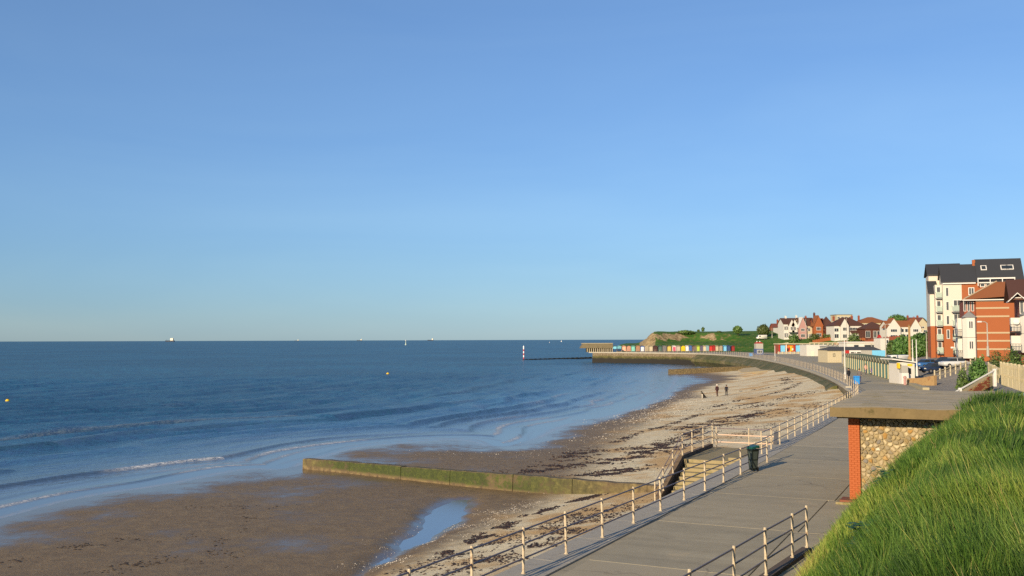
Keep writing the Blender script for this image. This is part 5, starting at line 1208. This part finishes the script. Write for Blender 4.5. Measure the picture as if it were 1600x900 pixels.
# cream hut and cafe with sign boards
t, w, zt = block('cream_hut', 'cream boarded cafe hut with a small window and low dark roof', 'building', 1292.5, 1317, 226, 566, 547, 'cream_wall', 7)
q = MB(); xr = xat(1376, 226)-xat(1304.7, 226); q.add([(-w/2-.2, -.3, zt), (xr, -.3, zt), (xr, 7.2, zt), (-w/2-.2, 7.2, zt), (-w/2+1.4, 3.4, zt+.75), (xr-.5, 3.4, zt+.75), (-w/2-.2, -.3, zt-.16), (xr, -.3, zt-.16)], [(0, 1, 5, 4), (1, 2, 5), (2, 3, 4, 5), (3, 0, 4), (6, 7, 1, 0)]); q.build('roof', M_('asphalt_roof'), t)
window(t, -w*.08, 1.3, .5, .75, 0, fr='black_paint', bars=0)
for k in range(9): MB().box(-w/2+w*k/9+.02, -w/2+w*(k+1)/9-.02, -.03, -.002, 0, zt-.18).build('board', M_('cream_wall'), t)
MB().box(w/2+.01, xr-.3, .3, 6.8, -1, zt-.2).build('wall', M_('white_wall'), t)
t = thing('cafe_sign', (xat(1320.5, 215), 215, zat(1340, 557, 215)), 'long cafe sign board in red, white, grey and blue panels', 'sign')
for px0, px1, m_ in ((1320.5, 1326.5, 'red_paint'), (1326.7, 1345, 'frame_white'), (1345.2, 1362, 'grey_render'), (1362.2, 1384, 'sky_paint')):
    MB().box(xat(px0, 215)-xat(1320.5, 215), xat(px1, 215)-xat(1320.5, 215), 0, .12, 0, zat(1340, 547.5, 215)-zat(1340, 557, 215)).build('panel', M_(m_), t)
for px0, px1 in ((1329, 1334), (1335, 1336.3), (1338.5, 1344.5)): MB().box(xat(px0, 215)-xat(1320.5, 215), xat(px1, 215)-xat(1320.5, 215), -.03, -.003, .75, .98).build('lettering', M_('black_paint'), t)
MB().box(0, xat(1384, 215)-xat(1320.5, 215), .13, 2.5, -1.8, 1.2).build('backing', M_('grey_render'), t)
t, w, zt = block('long_white_building', 'long low white building with two large windows behind the cafe', 'building', 1323, 1381, 283, 556, 535.5, 'white_wall', 7)
MB().box(-w/2-.3, w/2, -.4, 7.2, zt, zt+.3).build('roof', M_('frame_white'), t)
for f, ww in ((.3, 1.5), (.62, 2.3), (.8, 2.3)): window(t, -w/2+f*w-.5, zt-1.75, ww, 1.2, 0, fr='grey_render', bars=0)
t, w, zt = block('white_tower', 'white stair tower with a pink-shadowed side at the end of the long white building', 'building', 1375.5, 1389, 276, 556, 528.5, 'white_wall', 5); MB().box(-w/2-.1, w/2+.1, -.1, 5.1, zt, zt+.15).build('roof', M_('lead'), t); window(t, w*.3, zt-1.6, .7, 1.2, 0, bars=0)
q = MB(); q.prof([(-w*.6, zt+.15), (-w*.25, zt+.15), (-w*.42, zt+1.0)], .5, 2); q.build('vent_cowl', M_('red_paint'), t)

# ------------------------------------------------------------------ row of green and cream beach chalets along the walk
a = Vector((52.6, 133.4, 0)); c = Vector((67.9, 197.0, 0)); d = c-a; L = d.length; NU = 20; wu = L/NU
ch = thing('chalet_row', (a.x, a.y, 0), 'row of green and cream beach chalets with zigzag gables along the promenade', 'chalets', rz=math.atan2(d.y, d.x))
# local x along the row, local +y points to the sea (left)
mat('chalet_green', hx('3f6b5e'), .7, .12, 1, .1); mat('chalet_cream', hx('b0a484'), .7, .1, 1, .1)
MB().box(0, L, -3, 0, -.2, 2.15).build('wall', MATS['chalet_green'], ch)
q = MB()
for k in range(NU):
    x = k*wu; q.add([(x, .25, 2.2), (x+wu/2, .25, 2.75), (x+wu, .25, 2.2), (x, -3.1, 2.2), (x+wu/2, -3.1, 2.75), (x+wu, -3.1, 2.2)], [(0, 1, 4, 3), (1, 2, 5, 4), (0, 2, 1)])
q.build('roof', mat('chalet_roof', hx('4d5a4c'), .85, .2, .6, .3, 4), ch)
gb = MB(); gb.add([(0, .32, 2.1), (.16, .32, 2.1), (wu/2, .32, 2.68), (wu-.16, .32, 2.1), (wu, .32, 2.1), (wu/2, .32, 2.85)], [(0, 1, 2, 5), (2, 3, 4, 5)]); gb.add([(0, .26, 2.1), (wu/2, .26, 2.85), (wu, .26, 2.1), (0, .32, 2.1), (wu/2, .32, 2.85), (wu, .32, 2.1)], [(0, 1, 4, 3), (1, 2, 5, 4)])
gm = gb.mesh('gable_board', MATS['chalet_cream']); pm_ = MB().box(-.22, .22, 0, .12, 0, 2.15).mesh('pilaster', MATS['chalet_cream']); dm = MB().box(-.95, .95, 0, .05, .05, 2.0).mesh('door', mat('chalet_door', hx('5d8676'), .65, .1, 1, .1))
for k in range(NU):
    link('gable_board', gm, ch, (k*wu, 0, 0)); link('pilaster', pm_, ch, (k*wu+.22, .002, 0)); link('door', dm, ch, (k*wu+wu/2+.15, .002, 0))
link('pilaster', pm_, ch, (L-.2, .004, 0))
# ------------------------------------------------------------------ white kiosk at the near end of the chalets
DK = 123.0
t, w, zt = block('white_kiosk', 'white ticket kiosk with yellow trim and slanted roof at the near end of the chalets', 'kiosk', 1403, 1428, DK, 600, 566, 'white_wall', 3.2)
q = MB(); q.add([(-w/2-1.0, -.5, zt+.35), (w/2+.2, -.5, zt-.1), (w/2+.2, 3.5, zt-.1), (-w/2-1.0, 3.5, zt+.35), (-w/2-1.0, -.5, zt+.5), (w/2+.2, -.5, zt+.05), (w/2+.2, 3.5, zt+.05), (-w/2-1.0, 3.5, zt+.5)], [(4, 5, 6, 7), (0, 1, 5, 4), (3, 0, 4, 7), (1, 2, 6, 5), (3, 2, 1, 0)]); q.build('roof', M_('frame_white'), t)
MB().box(-w/2+.0, -w/2+.9, -.9, -.003, -.1, zt*.52).build('counter', M_('frame_white'), t); MB().box(-w/2+.05, -w/2+.85, -.86, -.02, zt*.52+.01, zt*.52+.9).build('serving_hatch', M_('grey_render'), t)
window(t, w*.14, zt*.45, .5, .75, 0, fr='black_paint', bars=0); MB().box(w*.05, w*.35, -.06, -.004, zt*.82, zt*.92).build('trim', M_('yellow_paint'), t)
MB().box(-w/2-.25, -w/2-.05, -.6, 0, zt*.72, zt*.97).build('trim', M_('yellow_paint'), t)
t = thing('notice_sign', (xat(1390, DK+4), DK+4, zat(1395, 598, DK+4)), 'white and blue notice panel on the end of the chalets', 'sign'); w = xat(1403, DK+4)-xat(1390, DK+4); h = zat(1396, 569, DK+4)-zat(1396, 598, DK+4)
MB().box(0, w, 0, .15, 0, h*.2).build('panel', M_('slate_blue'), t); MB().box(0, w, 0, .15, h*.2+.003, h).build('panel', M_('frame_white'), t); MB().box(-.1, w+.1, -.1, .2, h, h+.12).build('trim', M_('yellow_paint'), t)
for k, (fx, fz) in enumerate(((.2, .72), (.55, .62), (.2, .45))): MB().box(w*fx, w*(fx+.28), -.02, -.002, h*fz, h*(fz+.12)).build('poster', M_(['pale_green', 'blue_paint', 'pink_paint'][k]), t)
p = at(1414.2, 601.5, 0); t = thing('bollard', p, 'pinkish stubby bollard beside the white kiosk', 'bollard'); q = MB(); q.lathe([(.17, 0), (.16, .8), (.2, .85), (.2, 1.0), (.1, 1.1)], 10); q.build('shaft', M_('pink_paint'), t)
bin_box('bright blue square bin beside the couple on the promenade', 1337, 122, 596.5, 587.3, .62, 'bright_blue', 0.)

# ------------------------------------------------------------------ slope, walls, fences and rails at the right
mat('sandstone_wall', hx('9b7f57'), .9, .25, 1.2, .5, 8, dirt=hx('7a4a34'))
def sheet_wall(name, label, pts, th, m, cat='wall'):
    """wall following (base point, height) list"""
    o = pts[0][0]; t = tag(None or bpy.data.objects.new(name, None), label, cat); COL.objects.link(t); t.location = o; q = MB()
    for (a, ha), (b_, hb) in zip(pts[:-1], pts[1:]):
        d = (b_-a); n = Vector((-d.y, d.x, 0)).normalized()*th/2; a_, c_ = a-o, b_-o; u1, u2 = Vector((0, 0, ha)), Vector((0, 0, hb)); dn = Vector((0, 0, -1.2))
        q.add([a_+n+dn, a_-n+dn, c_-n+dn, c_+n+dn, a_+n+u1, a_-n+u1, c_-n+u2, c_+n+u2], [(4, 5, 6, 7), (1, 2, 6, 5), (3, 0, 4, 7), (0, 1, 5, 4), (2, 3, 7, 6)])
    q.build('wall', M_(m), t); return t
def onland(px, D): x = xat(px, D); return Vector((x, D, gz(x, D)))
w1 = sheet_wall('ramp_wall', 'low sandy stone wall climbing beside the asphalt slope', [(at(1419, 600.5, 0), .75), (onland(1440, 118), .9), (onland(1460, 116), 1.2)], .4, 'sandstone_wall')
k_ = sheet_wall('ramp_kerb', 'pale concrete kerb at the bottom of the asphalt slope', [(at(1422, 600, 0), .22), (at(1447, 609.5, 0), .28)], .7, 'pale_concrete', 'kerb')
def fence(label, A, B, n, h, m, post_w=.1, rails=(.4, .85), taper=None, pick=None):
    t = thing('fence', A, label, 'fence'); d = B-A; L = d.length; rz = math.atan2(d.y, d.x); t.rotation_euler = (0, 0, rz); dz = d.z; Lh = math.hypot(d.x, d.y)
    pm = MB().bbox(-post_w/2, post_w/2, -post_w/2, post_w/2, -.3, h, .015).mesh('post', M_(m))
    for k in range(n): link('post', pm, t, (Lh*k/(n-1), 0, dz*k/(n-1)))
    for r in rails: q = MB(); q.add([(0, -.04, r*h-.05), (Lh, -.04, dz+r*h-.05), (Lh, .04, dz+r*h-.05), (0, .04, r*h-.05), (0, -.04, r*h+.05), (Lh, -.04, dz+r*h+.05), (Lh, .04, dz+r*h+.05), (0, .04, r*h+.05)], [(0, 3, 2, 1), (4, 5, 6, 7), (0, 1, 5, 4), (1, 2, 6, 5), (2, 3, 7, 6), (3, 0, 4, 7)]); q.build('rail', M_(m), t)
    if pick:
        pk = MB().prof([(-.065, -.3), (.065, -.3), (.065, h-.12), (0, h-.02), (-.065, h-.12)], -.075, -.045).mesh('picket', M_(m))
        for k in range(pick): link('picket', pk, t, (Lh*(k+.5)/pick, 0, dz*(k+.5)/pick))
    return t
fence('white post-and-rail fence at the top of the asphalt slope', onland(1459, 127), onland(1531, 134), 10, 1.35, 'cream_wall', .16, (.35, .8))
A = atd(1564.5, 593, 62); B = atd(1608, 606, 50)
fence('cream picket fence on the bank at the right edge', A, B, 8, 1.15, 'chalet_cream', .12, (.3, .8), pick=26)
A2 = atd(1545, 583, 66)
fence('short cream picket fence stepping down to the slope handrail', A2, A, 3, .75, 'chalet_cream', .1, (.3, .85), pick=9)
a = atd(1492, 613, 58); b_ = atd(1557, 577, 60.5)
t = thing('slope_handrail', a, 'white pipe handrail slanting up the grassy steps', 'handrail'); q = MB(); q.tube([(0, 0, 0), b_-a], .06, 8); q.build('rail', M_('frame_white'), t)
for f in (.12, .95): q = MB(); q.bbox(-.09, .09, -.09, .09, -1.0, .1, .02); q.build('post', M_('frame_white'), t, loc=(b_-a)*f)
p0 = atd(1498, 622, 60); p1 = atd(1563, 622, 62.5)
t = thing('stair_wall', p0, 'broken red brick wall under the slanting white handrail', 'wall'); w_ = p1.x-p0.x; t.rotation_euler = (0, 0, math.atan2(p1.y-p0.y, w_))
h1 = zat(1563, 588, 62)-p0.z; q = MB(); q.prof([(0, -1), (w_, -1), (w_, h1), (w_*.86, h1), (w_*.7, h1*.78), (w_*.35, h1*.45), (0, .1)], 0, .35); cw = q.build('wall', MATS['mortar'], t)
bm = MB().bbox(-.11, .11, -.02, .05, 0, .068, .006).mesh('brick', M_('brick_red')); bm2 = MB().bbox(-.11, .11, -.02, .05, 0, .068, .006).mesh('brick', M_('sandstone_wall'))
for r_ in range(22):
    for k in range(14):
        x = .15+k*.235+(.117 if r_ % 2 else 0); z = r_*.078
        hmax = np.interp(x, [0, w_*.35, w_*.7, w_*.86, w_], [.1, h1*.45, h1*.78, h1, h1])
        if z+.07 < hmax and x < w_-.12: link('brick', bm if (random.random() < .35+.5*(x/w_)) else bm2, cw, (x, -.01, z))

# ------------------------------------------------------------------ poles
lamp('tall white lamp column on the sea side of the chalets', 1319.3, 138, 592, 533, 0, .08, 'frame_white', 0.)
lamp('grey lamp column behind the cafe sign', 1383.5, 196, 562, 508, .7, .1)
lamp('thick weathered wooden pole by the parked cars', 1421, 140, 568, 509, 0, .2, 'sandstone_wall')
lamp('left one of two white flagpoles by the kiosk', 1425.5, 132, 570, 532, 0, .07, 'frame_white')
lamp('right one of two white flagpoles by the kiosk', 1431.5, 122, 584, 532, 0, .07, 'frame_white')
lamp('slim lamp column rising in front of the cream house', 1259.5, 400, 528.5, 499, 0, .1)
lamp('lamp column on the promenade bend by the terrace wall', 1210.5, 245, 568, 541, 0, .09, 'frame_white')
lamp('lamp column at the left end of the house row', 1206.5, 400, 527, 513, 0, .1)
lamp('lamp column in front of the half-timbered house', 1323.5, 330, 533, 497, 0, .09)
lamp('lamp column beside the left edge of the apartment block', 1447.5, 170, 558, 521, -.6, .08)

# ------------------------------------------------------------------ vehicles
mat('tyre', hx('18181a'), .9, .1, 3, 0); mat('rim', hx('8a8c90'), .4, .1, 3, 0, metal=.6); mat('head_lamp', hx('d8d8d0'), .2, .05, 3, 0); mat('tail_lamp', hx('a01c1c'), .3, .05, 3, 0)
def paint(n, c): return mat(n, hx(c), .3, .05, 2, 0, spec=.6)
def car(label, px, D, rz, pm, kind='car', base=None):
    x = xat(px, D); t = thing('parked_car' if kind == 'car' else 'white_van', (x, D, gz(x, D)+.02 if base is None else base), label, 'car' if kind == 'car' else 'van', rz=rz)
    if kind == 'car': P = [(-2.05, .3), (-2.1, .62), (-2.0, .86), (-1.25, .96), (1.5, .98), (2.0, .9), (2.1, .6), (2.05, .3)]; G = [(-1.3, .95), (-.7, 1.42), (.85, 1.45), (1.65, .97)]; W = .85
    else: P = [(-2.4, .35), (-2.45, 1.0), (-2.2, 1.2), (-1.7, 2.0), (-1.4, 2.15), (2.3, 2.2), (2.42, 2.0), (2.45, .35)]; G = None; W = .95
    q = MB(); n = len(P); secs = []
    for y, s in ((-W, .93), (-W*.93, 1), (W*.93, 1), (W, .93)):
        secs += [(px_*(.985 if s < 1 else 1), y, .3+(z-.3)*s if z > .35 else z) for px_, z in P]
    q.add(secs, [(r*n+i, r*n+(i+1) % n, (r+1)*n+(i+1) % n, (r+1)*n+i) for r in range(3) for i in range(n)]+[tuple(range(n-1, -1, -1)), tuple(range(3*n, 4*n))]); q.build('body', pm, t, True)
    if G:
        q = MB(); q.add([(a_, -W*.9, z) if z < 1 else (a_, -W*.72, z) for a_, z in G]+[(a_, W*.9, z) if z < 1 else (a_, W*.72, z) for a_, z in G], [(0, 1, 2, 3), (7, 6, 5, 4), (0, 4, 5, 1), (2, 6, 7, 3), (1, 5, 6, 2)]); g = q.build('cabin_glass', M_('glass_dark'), t)
        q = MB(); q.box(-.68, .83, -W*.73, W*.73, 1.425, 1.47); q.build('roof', pm, t)
        for s_ in (-1, 1): q = MB(); q.add([(.05, s_*W*.905, .96), (.15, s_*W*.905, .96), (.12, s_*W*.73, 1.43), (.04, s_*W*.73, 1.43)], [(0, 1, 2, 3)]); q.build('pillar', pm, t)
    else:
        q = MB(); q.add([(-2.21, -.8, 1.25), (-2.21, .8, 1.25), (-1.75, .75, 1.95), (-1.75, -.75, 1.95)], [(3, 2, 1, 0)]); q.M = None; q.build('windscreen', M_('glass_dark'), t)
        for s_ in (-1, 1): q = MB(); q.box(-1.5, -.7, s_*(W+.004)-.006, s_*(W+.004)+.006, 1.25, 1.85); q.build('side_window', M_('glass_dark'), t)
    for xx in (-1.3, 1.35):
        for s_ in (-1, 1):
            q = MB(); q.M = Matrix.Translation((xx, s_*(W-.08), .32)) @ Matrix.Rotation(math.pi/2, 4, 'X'); q.lathe([(.28, -.1), (.32, -.08), (.32, .08), (.28, .1)], 14); o = q.build('wheel', M_('tyre'), t)
            q = MB(); q.M = Matrix.Translation((xx, s_*(W-.08), .32)) @ Matrix.Rotation(math.pi/2, 4, 'X'); q.lathe([(.2, -.11), (.2, .11)], 10); q.build('rim', M_('rim'), o)
    for s_ in (-1, 1):
        q = MB(); q.box(-2.13, -2.02, s_*W*.7-.16, s_*W*.7+.16, .62, .76); q.build('headlight', M_('head_lamp'), t); q = MB(); q.box(2.02, 2.13, s_*W*.75-.14, s_*W*.75+.14, .66, .84); q.build('tail_light', M_('tail_lamp'), t)
    return t
car('white camper van parked beside the cafe', 1400, 205, R(12), paint('van_white', 'd9d9d4'), 'van')
car('blue car parked left of the wooden pole and white van', 1447, 160, R(20), paint('car_blue', '2f5d96'))
car('dark navy car in front of the apartment block', 1459, 146, R(14), paint('car_navy', '1e2c46'))
car('dark grey car with red tail lights at the foot of the apartment block', 1479, 150, R(100), paint('car_grey', '23262b'))
car('silver car seen through the white fence', 1490, 144, R(8), paint('car_silver', 'b9bcc0'))
x = xat(1193, 470); car('white motorhome on the skyline below the dark bush', 1190, 462, R(5), paint('home_white', 'd8d4cc'), 'van')

# ------------------------------------------------------------------ people and dog
def skin_mesh(name, verts, edges, root=0, sub=2):
    me = bpy.data.meshes.new(name+'_cage'); me.from_pydata([v[:3] for v in verts], edges, []); o = bpy.data.objects.new(name+'_cage', me); COL.objects.link(o)
    sk = o.modifiers.new('skin', 'SKIN'); sk.use_smooth_shade = True
    for i, v in enumerate(verts):
        r = v[3]; me.skin_vertices[0].data[i].radius = (r, v[4] if len(v) > 4 else r)
    me.skin_vertices[0].data[root].use_root = True
    ss_ = o.modifiers.new('sub', 'SUBSURF'); ss_.levels = sub; ss_.render_levels = sub
    dg = bpy.context.evaluated_depsgraph_get(); ev = bpy.data.meshes.new_from_object(o.evaluated_get(dg)); bpy.data.objects.remove(o); bpy.data.meshes.remove(me)
    return ev
def person(label, loc, h, rz, coat, trousers, hairc, coat_low=.45, walk=.12, arms=.0, skinc='b98a6c', bag=None):
    k = h/1.75
    V = [(0, 0, .95, .15, .11), (0, 0, 1.15, .145, .1), (0, .0, 1.38, .165, .105), (0, 0, 1.48, .07), (0, -.01, 1.54, .055), (0, -.02, 1.62, .085, .1), (0, -.01, 1.71, .07, .085),
         (-.19, 0, 1.40, .06), (-.25, .03, 1.14, .05), (-.24, -.08-arms, .92, .04), (-.235, -.12-arms, .82, .03), (.19, 0, 1.40, .06), (.25, .03, 1.14, .05), (.24, -.06-arms, .92, .04), (.235, -.1-arms, .82, .03),
         (-.1, 0, .86, .095), (-.105, -walk, .48, .07), (-.105, walk*.2, .09, .05), (-.11, -.14+walk*.2, .04, .04), (.1, 0, .86, .095), (.105, walk*.4, .48, .07), (.105, walk*1.3, .09, .05), (.11, walk*1.3-.13, .04, .04)]
    Ed = [(0, 1), (1, 2), (2, 3), (3, 4), (4, 5), (5, 6), (2, 7), (7, 8), (8, 9), (9, 10), (2, 11), (11, 12), (12, 13), (13, 14), (0, 15), (15, 16), (16, 17), (17, 18), (0, 19), (19, 20), (20, 21), (21, 22)]
    me = skin_mesh('person', V, Ed, 0, 2)
    for m_ in (mat('skin_tone', hx(skinc), .6, .05, 5, 0), mat('cloth_'+coat, hx(coat), .9, .15, 8, .2, 60), mat('cloth_'+trousers, hx(trousers), .9, .15, 8, .2, 60), mat('shoe_dark', hx('1d1a18'), .6, .1, 5, 0)): me.materials.append(m_)
    for p_ in me.polygons:
        z = p_.center.z; ax = abs(p_.center.x)
        p_.material_index = 3 if z < .1 else 0 if (z > 1.50 or (ax > .2 and z < .9)) else 1 if (z > coat_low*1.75 or (ax > .185 and z > .86)) else 2
    t = thing('person', loc, label, 'person', rz=rz); t.scale = (k, k, k)
    link('body', me, t)
    q = MB(); q.M = Matrix.Diagonal((1, 1.1, 1, 1)); q.lathe([(.06, 1.60), (.105, 1.63), (.115, 1.69), (.1, 1.75), (.06, 1.785), (.01, 1.795)], 12, (0, .012, 0)); q.build('hair', mat('hair_'+hairc, hx(hairc), .8, .15, 10, 0), t, True)
    if bag: q = MB(); q.bbox(.2, .36, -.2, .1, .42, .8, .03); q.build('bag', M_(bag), t)
    return t
def on_sand(px, py):
    z = -2.9
    for _ in range(8): p = at(px, py, z); z = float(sand_z(np.array([p.x]), np.array([p.y]))[0])
    return Vector((p.x, p.y, z))
pa = on_sand(1120.6, 619.8); person('grey-haired walker in a maroon coat, left of the pair on the sand', pa, (619.8-601)/F*pa.y, R(196), '3a2226', '5a4038', 'c9c2b8')
pb = on_sand(1135.2, 618.6); person('walker in a long dark coat, right of the pair on the sand', pb, (618.6-601.5)/F*pb.y, R(170), '1c1a24', '17151a', '2a211c', coat_low=.5, walk=.06)
pc = at(1343.2, 597.5, 0); person('person in grey carrying a pale bag beside the blue bin', pc, 1.78, R(150), '5e5a5c', '37436a', '4a3a2c', bag='pale_green')
pd = at(1334.5, 596.5, 0)+Vector((-.2, 1.4, 0)); person('dark-clothed person behind the bright blue bin', pd, 1.75, R(200), '1f2026', '20222a', '1e1814')
pe = at(1353, 585, 0); person('person in pale pink top pushing a pushchair by the chalets', pe, 1.7, R(20), 'c79a8c', '6a5f72', '5a4030', arms=.18)
pf = pe+Vector((1.0, -.6, 0)); t = thing('pushchair', pf, 'purple pushchair in front of the person by the chalets', 'pushchair', rz=R(30))
q = MB(); q.profx([(-.35, .35), (.25, .3), (.4, .75), (.3, 1.0), (.1, .6), (-.35, .55)], -.22, .22); q.build('seat', mat('pram_purple', hx('5a4a86'), .8, .1, 5, .1), t)
q = MB(); q.tube([(-.22, .5, 1.05), (-.22, .2, .5), (-.22, -.4, .12)], .02, 6); q.tube([(.22, .5, 1.05), (.22, .2, .5), (.22, -.4, .12)], .02, 6); q.tube([(-.22, .5, 1.05), (.22, .5, 1.05)], .02, 6); q.tube([(-.22, -.1, .5), (-.22, .35, .12)], .02, 6); q.tube([(.22, -.1, .5), (.22, .35, .12)], .02, 6); q.build('frame', M_('lead'), t)
for x in (-.24, .24):
    for y in (-.4, .35): q = MB(); q.M = Matrix.Translation((x, y, .12)) @ Matrix.Rotation(math.pi/2, 4, 'Y'); q.lathe([(.11, -.02), (.12, -.01), (.12, .01), (.11, .02)], 12); q.build('wheel', M_('tyre'), t)
dg_ = on_sand(1099.5, 622.4)
V = [(.1, 0, .2, .13), (.0, 0, .38, .13), (-.12, 0, .52, .11), (-.18, 0, .66, .07), (-.22, 0, .76, .08), (-.34, 0, .74, .04), (-.14, -.08, .3, .05), (-.16, -.08, .05, .03), (-.22, -.08, .03, .03), (-.14, .08, .3, .05), (-.16, .08, .05, .03), (-.22, .08, .03, .03),
     (.1, -.13, .16, .08), (-.06, -.14, .14, .05), (.06, -.14, .04, .03), (-.06, -.14, .03, .03), (.1, .13, .16, .08), (-.06, .14, .14, .05), (.06, .14, .04, .03), (-.06, .14, .03, .03), (.3, 0, .08, .03), (.45, .05, .05, .02)]
Ed = [(0, 1), (1, 2), (2, 3), (3, 4), (4, 5), (2, 6), (6, 7), (7, 8), (2, 9), (9, 10), (10, 11), (0, 12), (12, 13), (13, 14), (14, 15), (0, 16), (16, 17), (17, 18), (18, 19), (0, 20), (20, 21)]
me = skin_mesh('dog', V, Ed, 0, 2); me.materials.append(mat('fur_black', hx('17140f'), .8, .2, 9, .2, 60)); me.materials.append(mat('fur_white', hx('cfc6b6'), .8, .1, 9, .2, 60))
for p_ in me.polygons: p_.material_index = 1 if (p_.center.x < -.12 and p_.center.z < .5) else 0
t = thing('dog', dg_, 'black dog with a white chest sitting left of the walkers', 'dog', rz=R(-15)); t.scale = (1.25,)*3; link('body', me, t)
for s_ in (-1, 1): q = MB(); q.add([(-.2, s_*.04, .8), (-.17, s_*.09, .78), (-.16, s_*.075, .9), (-.15, s_*.05, .79)], [(0, 1, 2), (1, 3, 2), (3, 0, 2)]); q.build('ear', MATS['fur_black'], t)

# ------------------------------------------------------------------ ships, sails and buoys
mat('hull_dark', hx('1f2f44'), .6, .1, .05, 0); mat('ship_white', hx('e9e2c8'), .6, .05, .05, 0); mat('hull_red', hx('4a2a34'), .6, .1, .05, 0); mat('buoy_yellow', hx('d8b21c'), .5, .08, 4, 0); mat('sail_white', hx('e6e6e0'), .7, .05, .1, 0)
def ship(label, px, D, L, H, hull='hull_dark', flip=1, sup=(.25, .42)):
    t = thing('ship', (xat(px, D), D, SEA), label, 'ship', 'ships on the horizon'); b_ = L*.08
    q = MB(); q.prism([(-L/2, 0), (-L*.42, -b_), (L*.44, -b_), (L/2, -b_*.6), (L/2, b_*.6), (L*.44, b_), (-L*.42, b_)], -2, H*.38); q.build('hull', M_(hull), t)
    a, c = sup; a *= L*flip; c *= L*flip; q = MB(); q.box(min(a, c), max(a, c), -b_*.8, b_*.8, H*.38, H*.85); q.box(min(a, c)+L*.03, max(a, c)-L*.02, -b_*.9, b_*.9, H*.85, H); q.build('superstructure', M_('ship_white'), t)
    q = MB(); q.box(max(a, c)+L*.005, max(a, c)+L*.05, -b_*.3, b_*.3, H*.38, H*.9); q.build('funnel', M_('hull_red'), t)
    q = MB(); q.tube([(-L*.35*flip, 0, H*.38), (-L*.35*flip, 0, H*.75)], L*.006, 5); q.build('mast', M_('hull_dark'), t); return t
ship('largest cargo ship on the horizon at the left, cream deckhouse on a dark hull', 265.5, 9000, 88, 34, 'hull_dark', 1, (.05, .34))
ship('small faint ship on the horizon, second from the left', 463.5, 14000, 62, 22)
ship('small dark ship on the horizon near the middle', 561.5, 13000, 72, 26)
ship('dark ship with a bright white deckhouse on the horizon, rightmost of the ships', 672.5, 12500, 76, 30)
def buoy(label, px, py, r):
    p = at(px, py, SEA); t = thing('buoy', p, label, 'buoy', 'yellow buoys'); q = MB(); q.lathe([(.02, -r), (r*.7, -r*.6), (r, 0), (r*.95, r*.35), (r*.6, r*.85), (r*.2, r*1.0), (.02, r*1.02)], 14); q.build('float', M_('buoy_yellow'), t, True); q = MB(); q.lathe([(r*.16, r*.95), (r*.16, r*1.35), (r*.3, r*1.36), (r*.3, r*1.5)], 8); q.build('topmark', M_('hull_dark'), t)
buoy('yellow buoy floating at the left edge of the sea', 12, 627, .34); buoy('smaller yellow buoy far out near the middle of the sea', 606, 584.5, .42)
t = thing('marker_buoy', (xat(634, 1800), 1800, SEA), 'pale green tall marker buoy near the horizon', 'buoy'); q = MB(); q.lathe([(1.6, -1), (1.8, .8), (.9, 1.2), (.35, 6), (.25, 8)], 10); q.build('pillar', M_('pale_green'), t); q = MB(); q.lathe([(.2, 7.6), (1.1, 8.2), (1.1, 9.0), (.1, 9.6)], 8); q.build('topmark', M_('frame_white'), t)
for px, D, s_, lb in ((858.5, 3000, 2.4, 'tiny white sailing boat on the horizon, left of the two'), (877, 4200, 5.5, 'tiny white sail on the horizon above the weed groyne')):
    t = thing('sailing_boat', (xat(px, D), D, SEA), lb, 'boat'); q = MB(); q.prism([(-s_*.4, 0), (-s_*.3, -s_*.12), (s_*.35, -s_*.12), (s_*.35, s_*.12), (-s_*.3, s_*.12)], -.3, s_*.14); q.build('hull', M_('sail_white'), t); q = MB(); q.add([(-s_*.35, .0, s_*.2), (s_*.3, .05, s_*.2), (0, 0, s_*1.3), (-s_*.35, .1, s_*.2), (s_*.3, .15, s_*.2), (0, .1, s_*1.3)], [(0, 1, 2), (5, 4, 3), (0, 2, 5, 3), (1, 4, 5, 2)]); q.build('sail', M_('sail_white'), t)
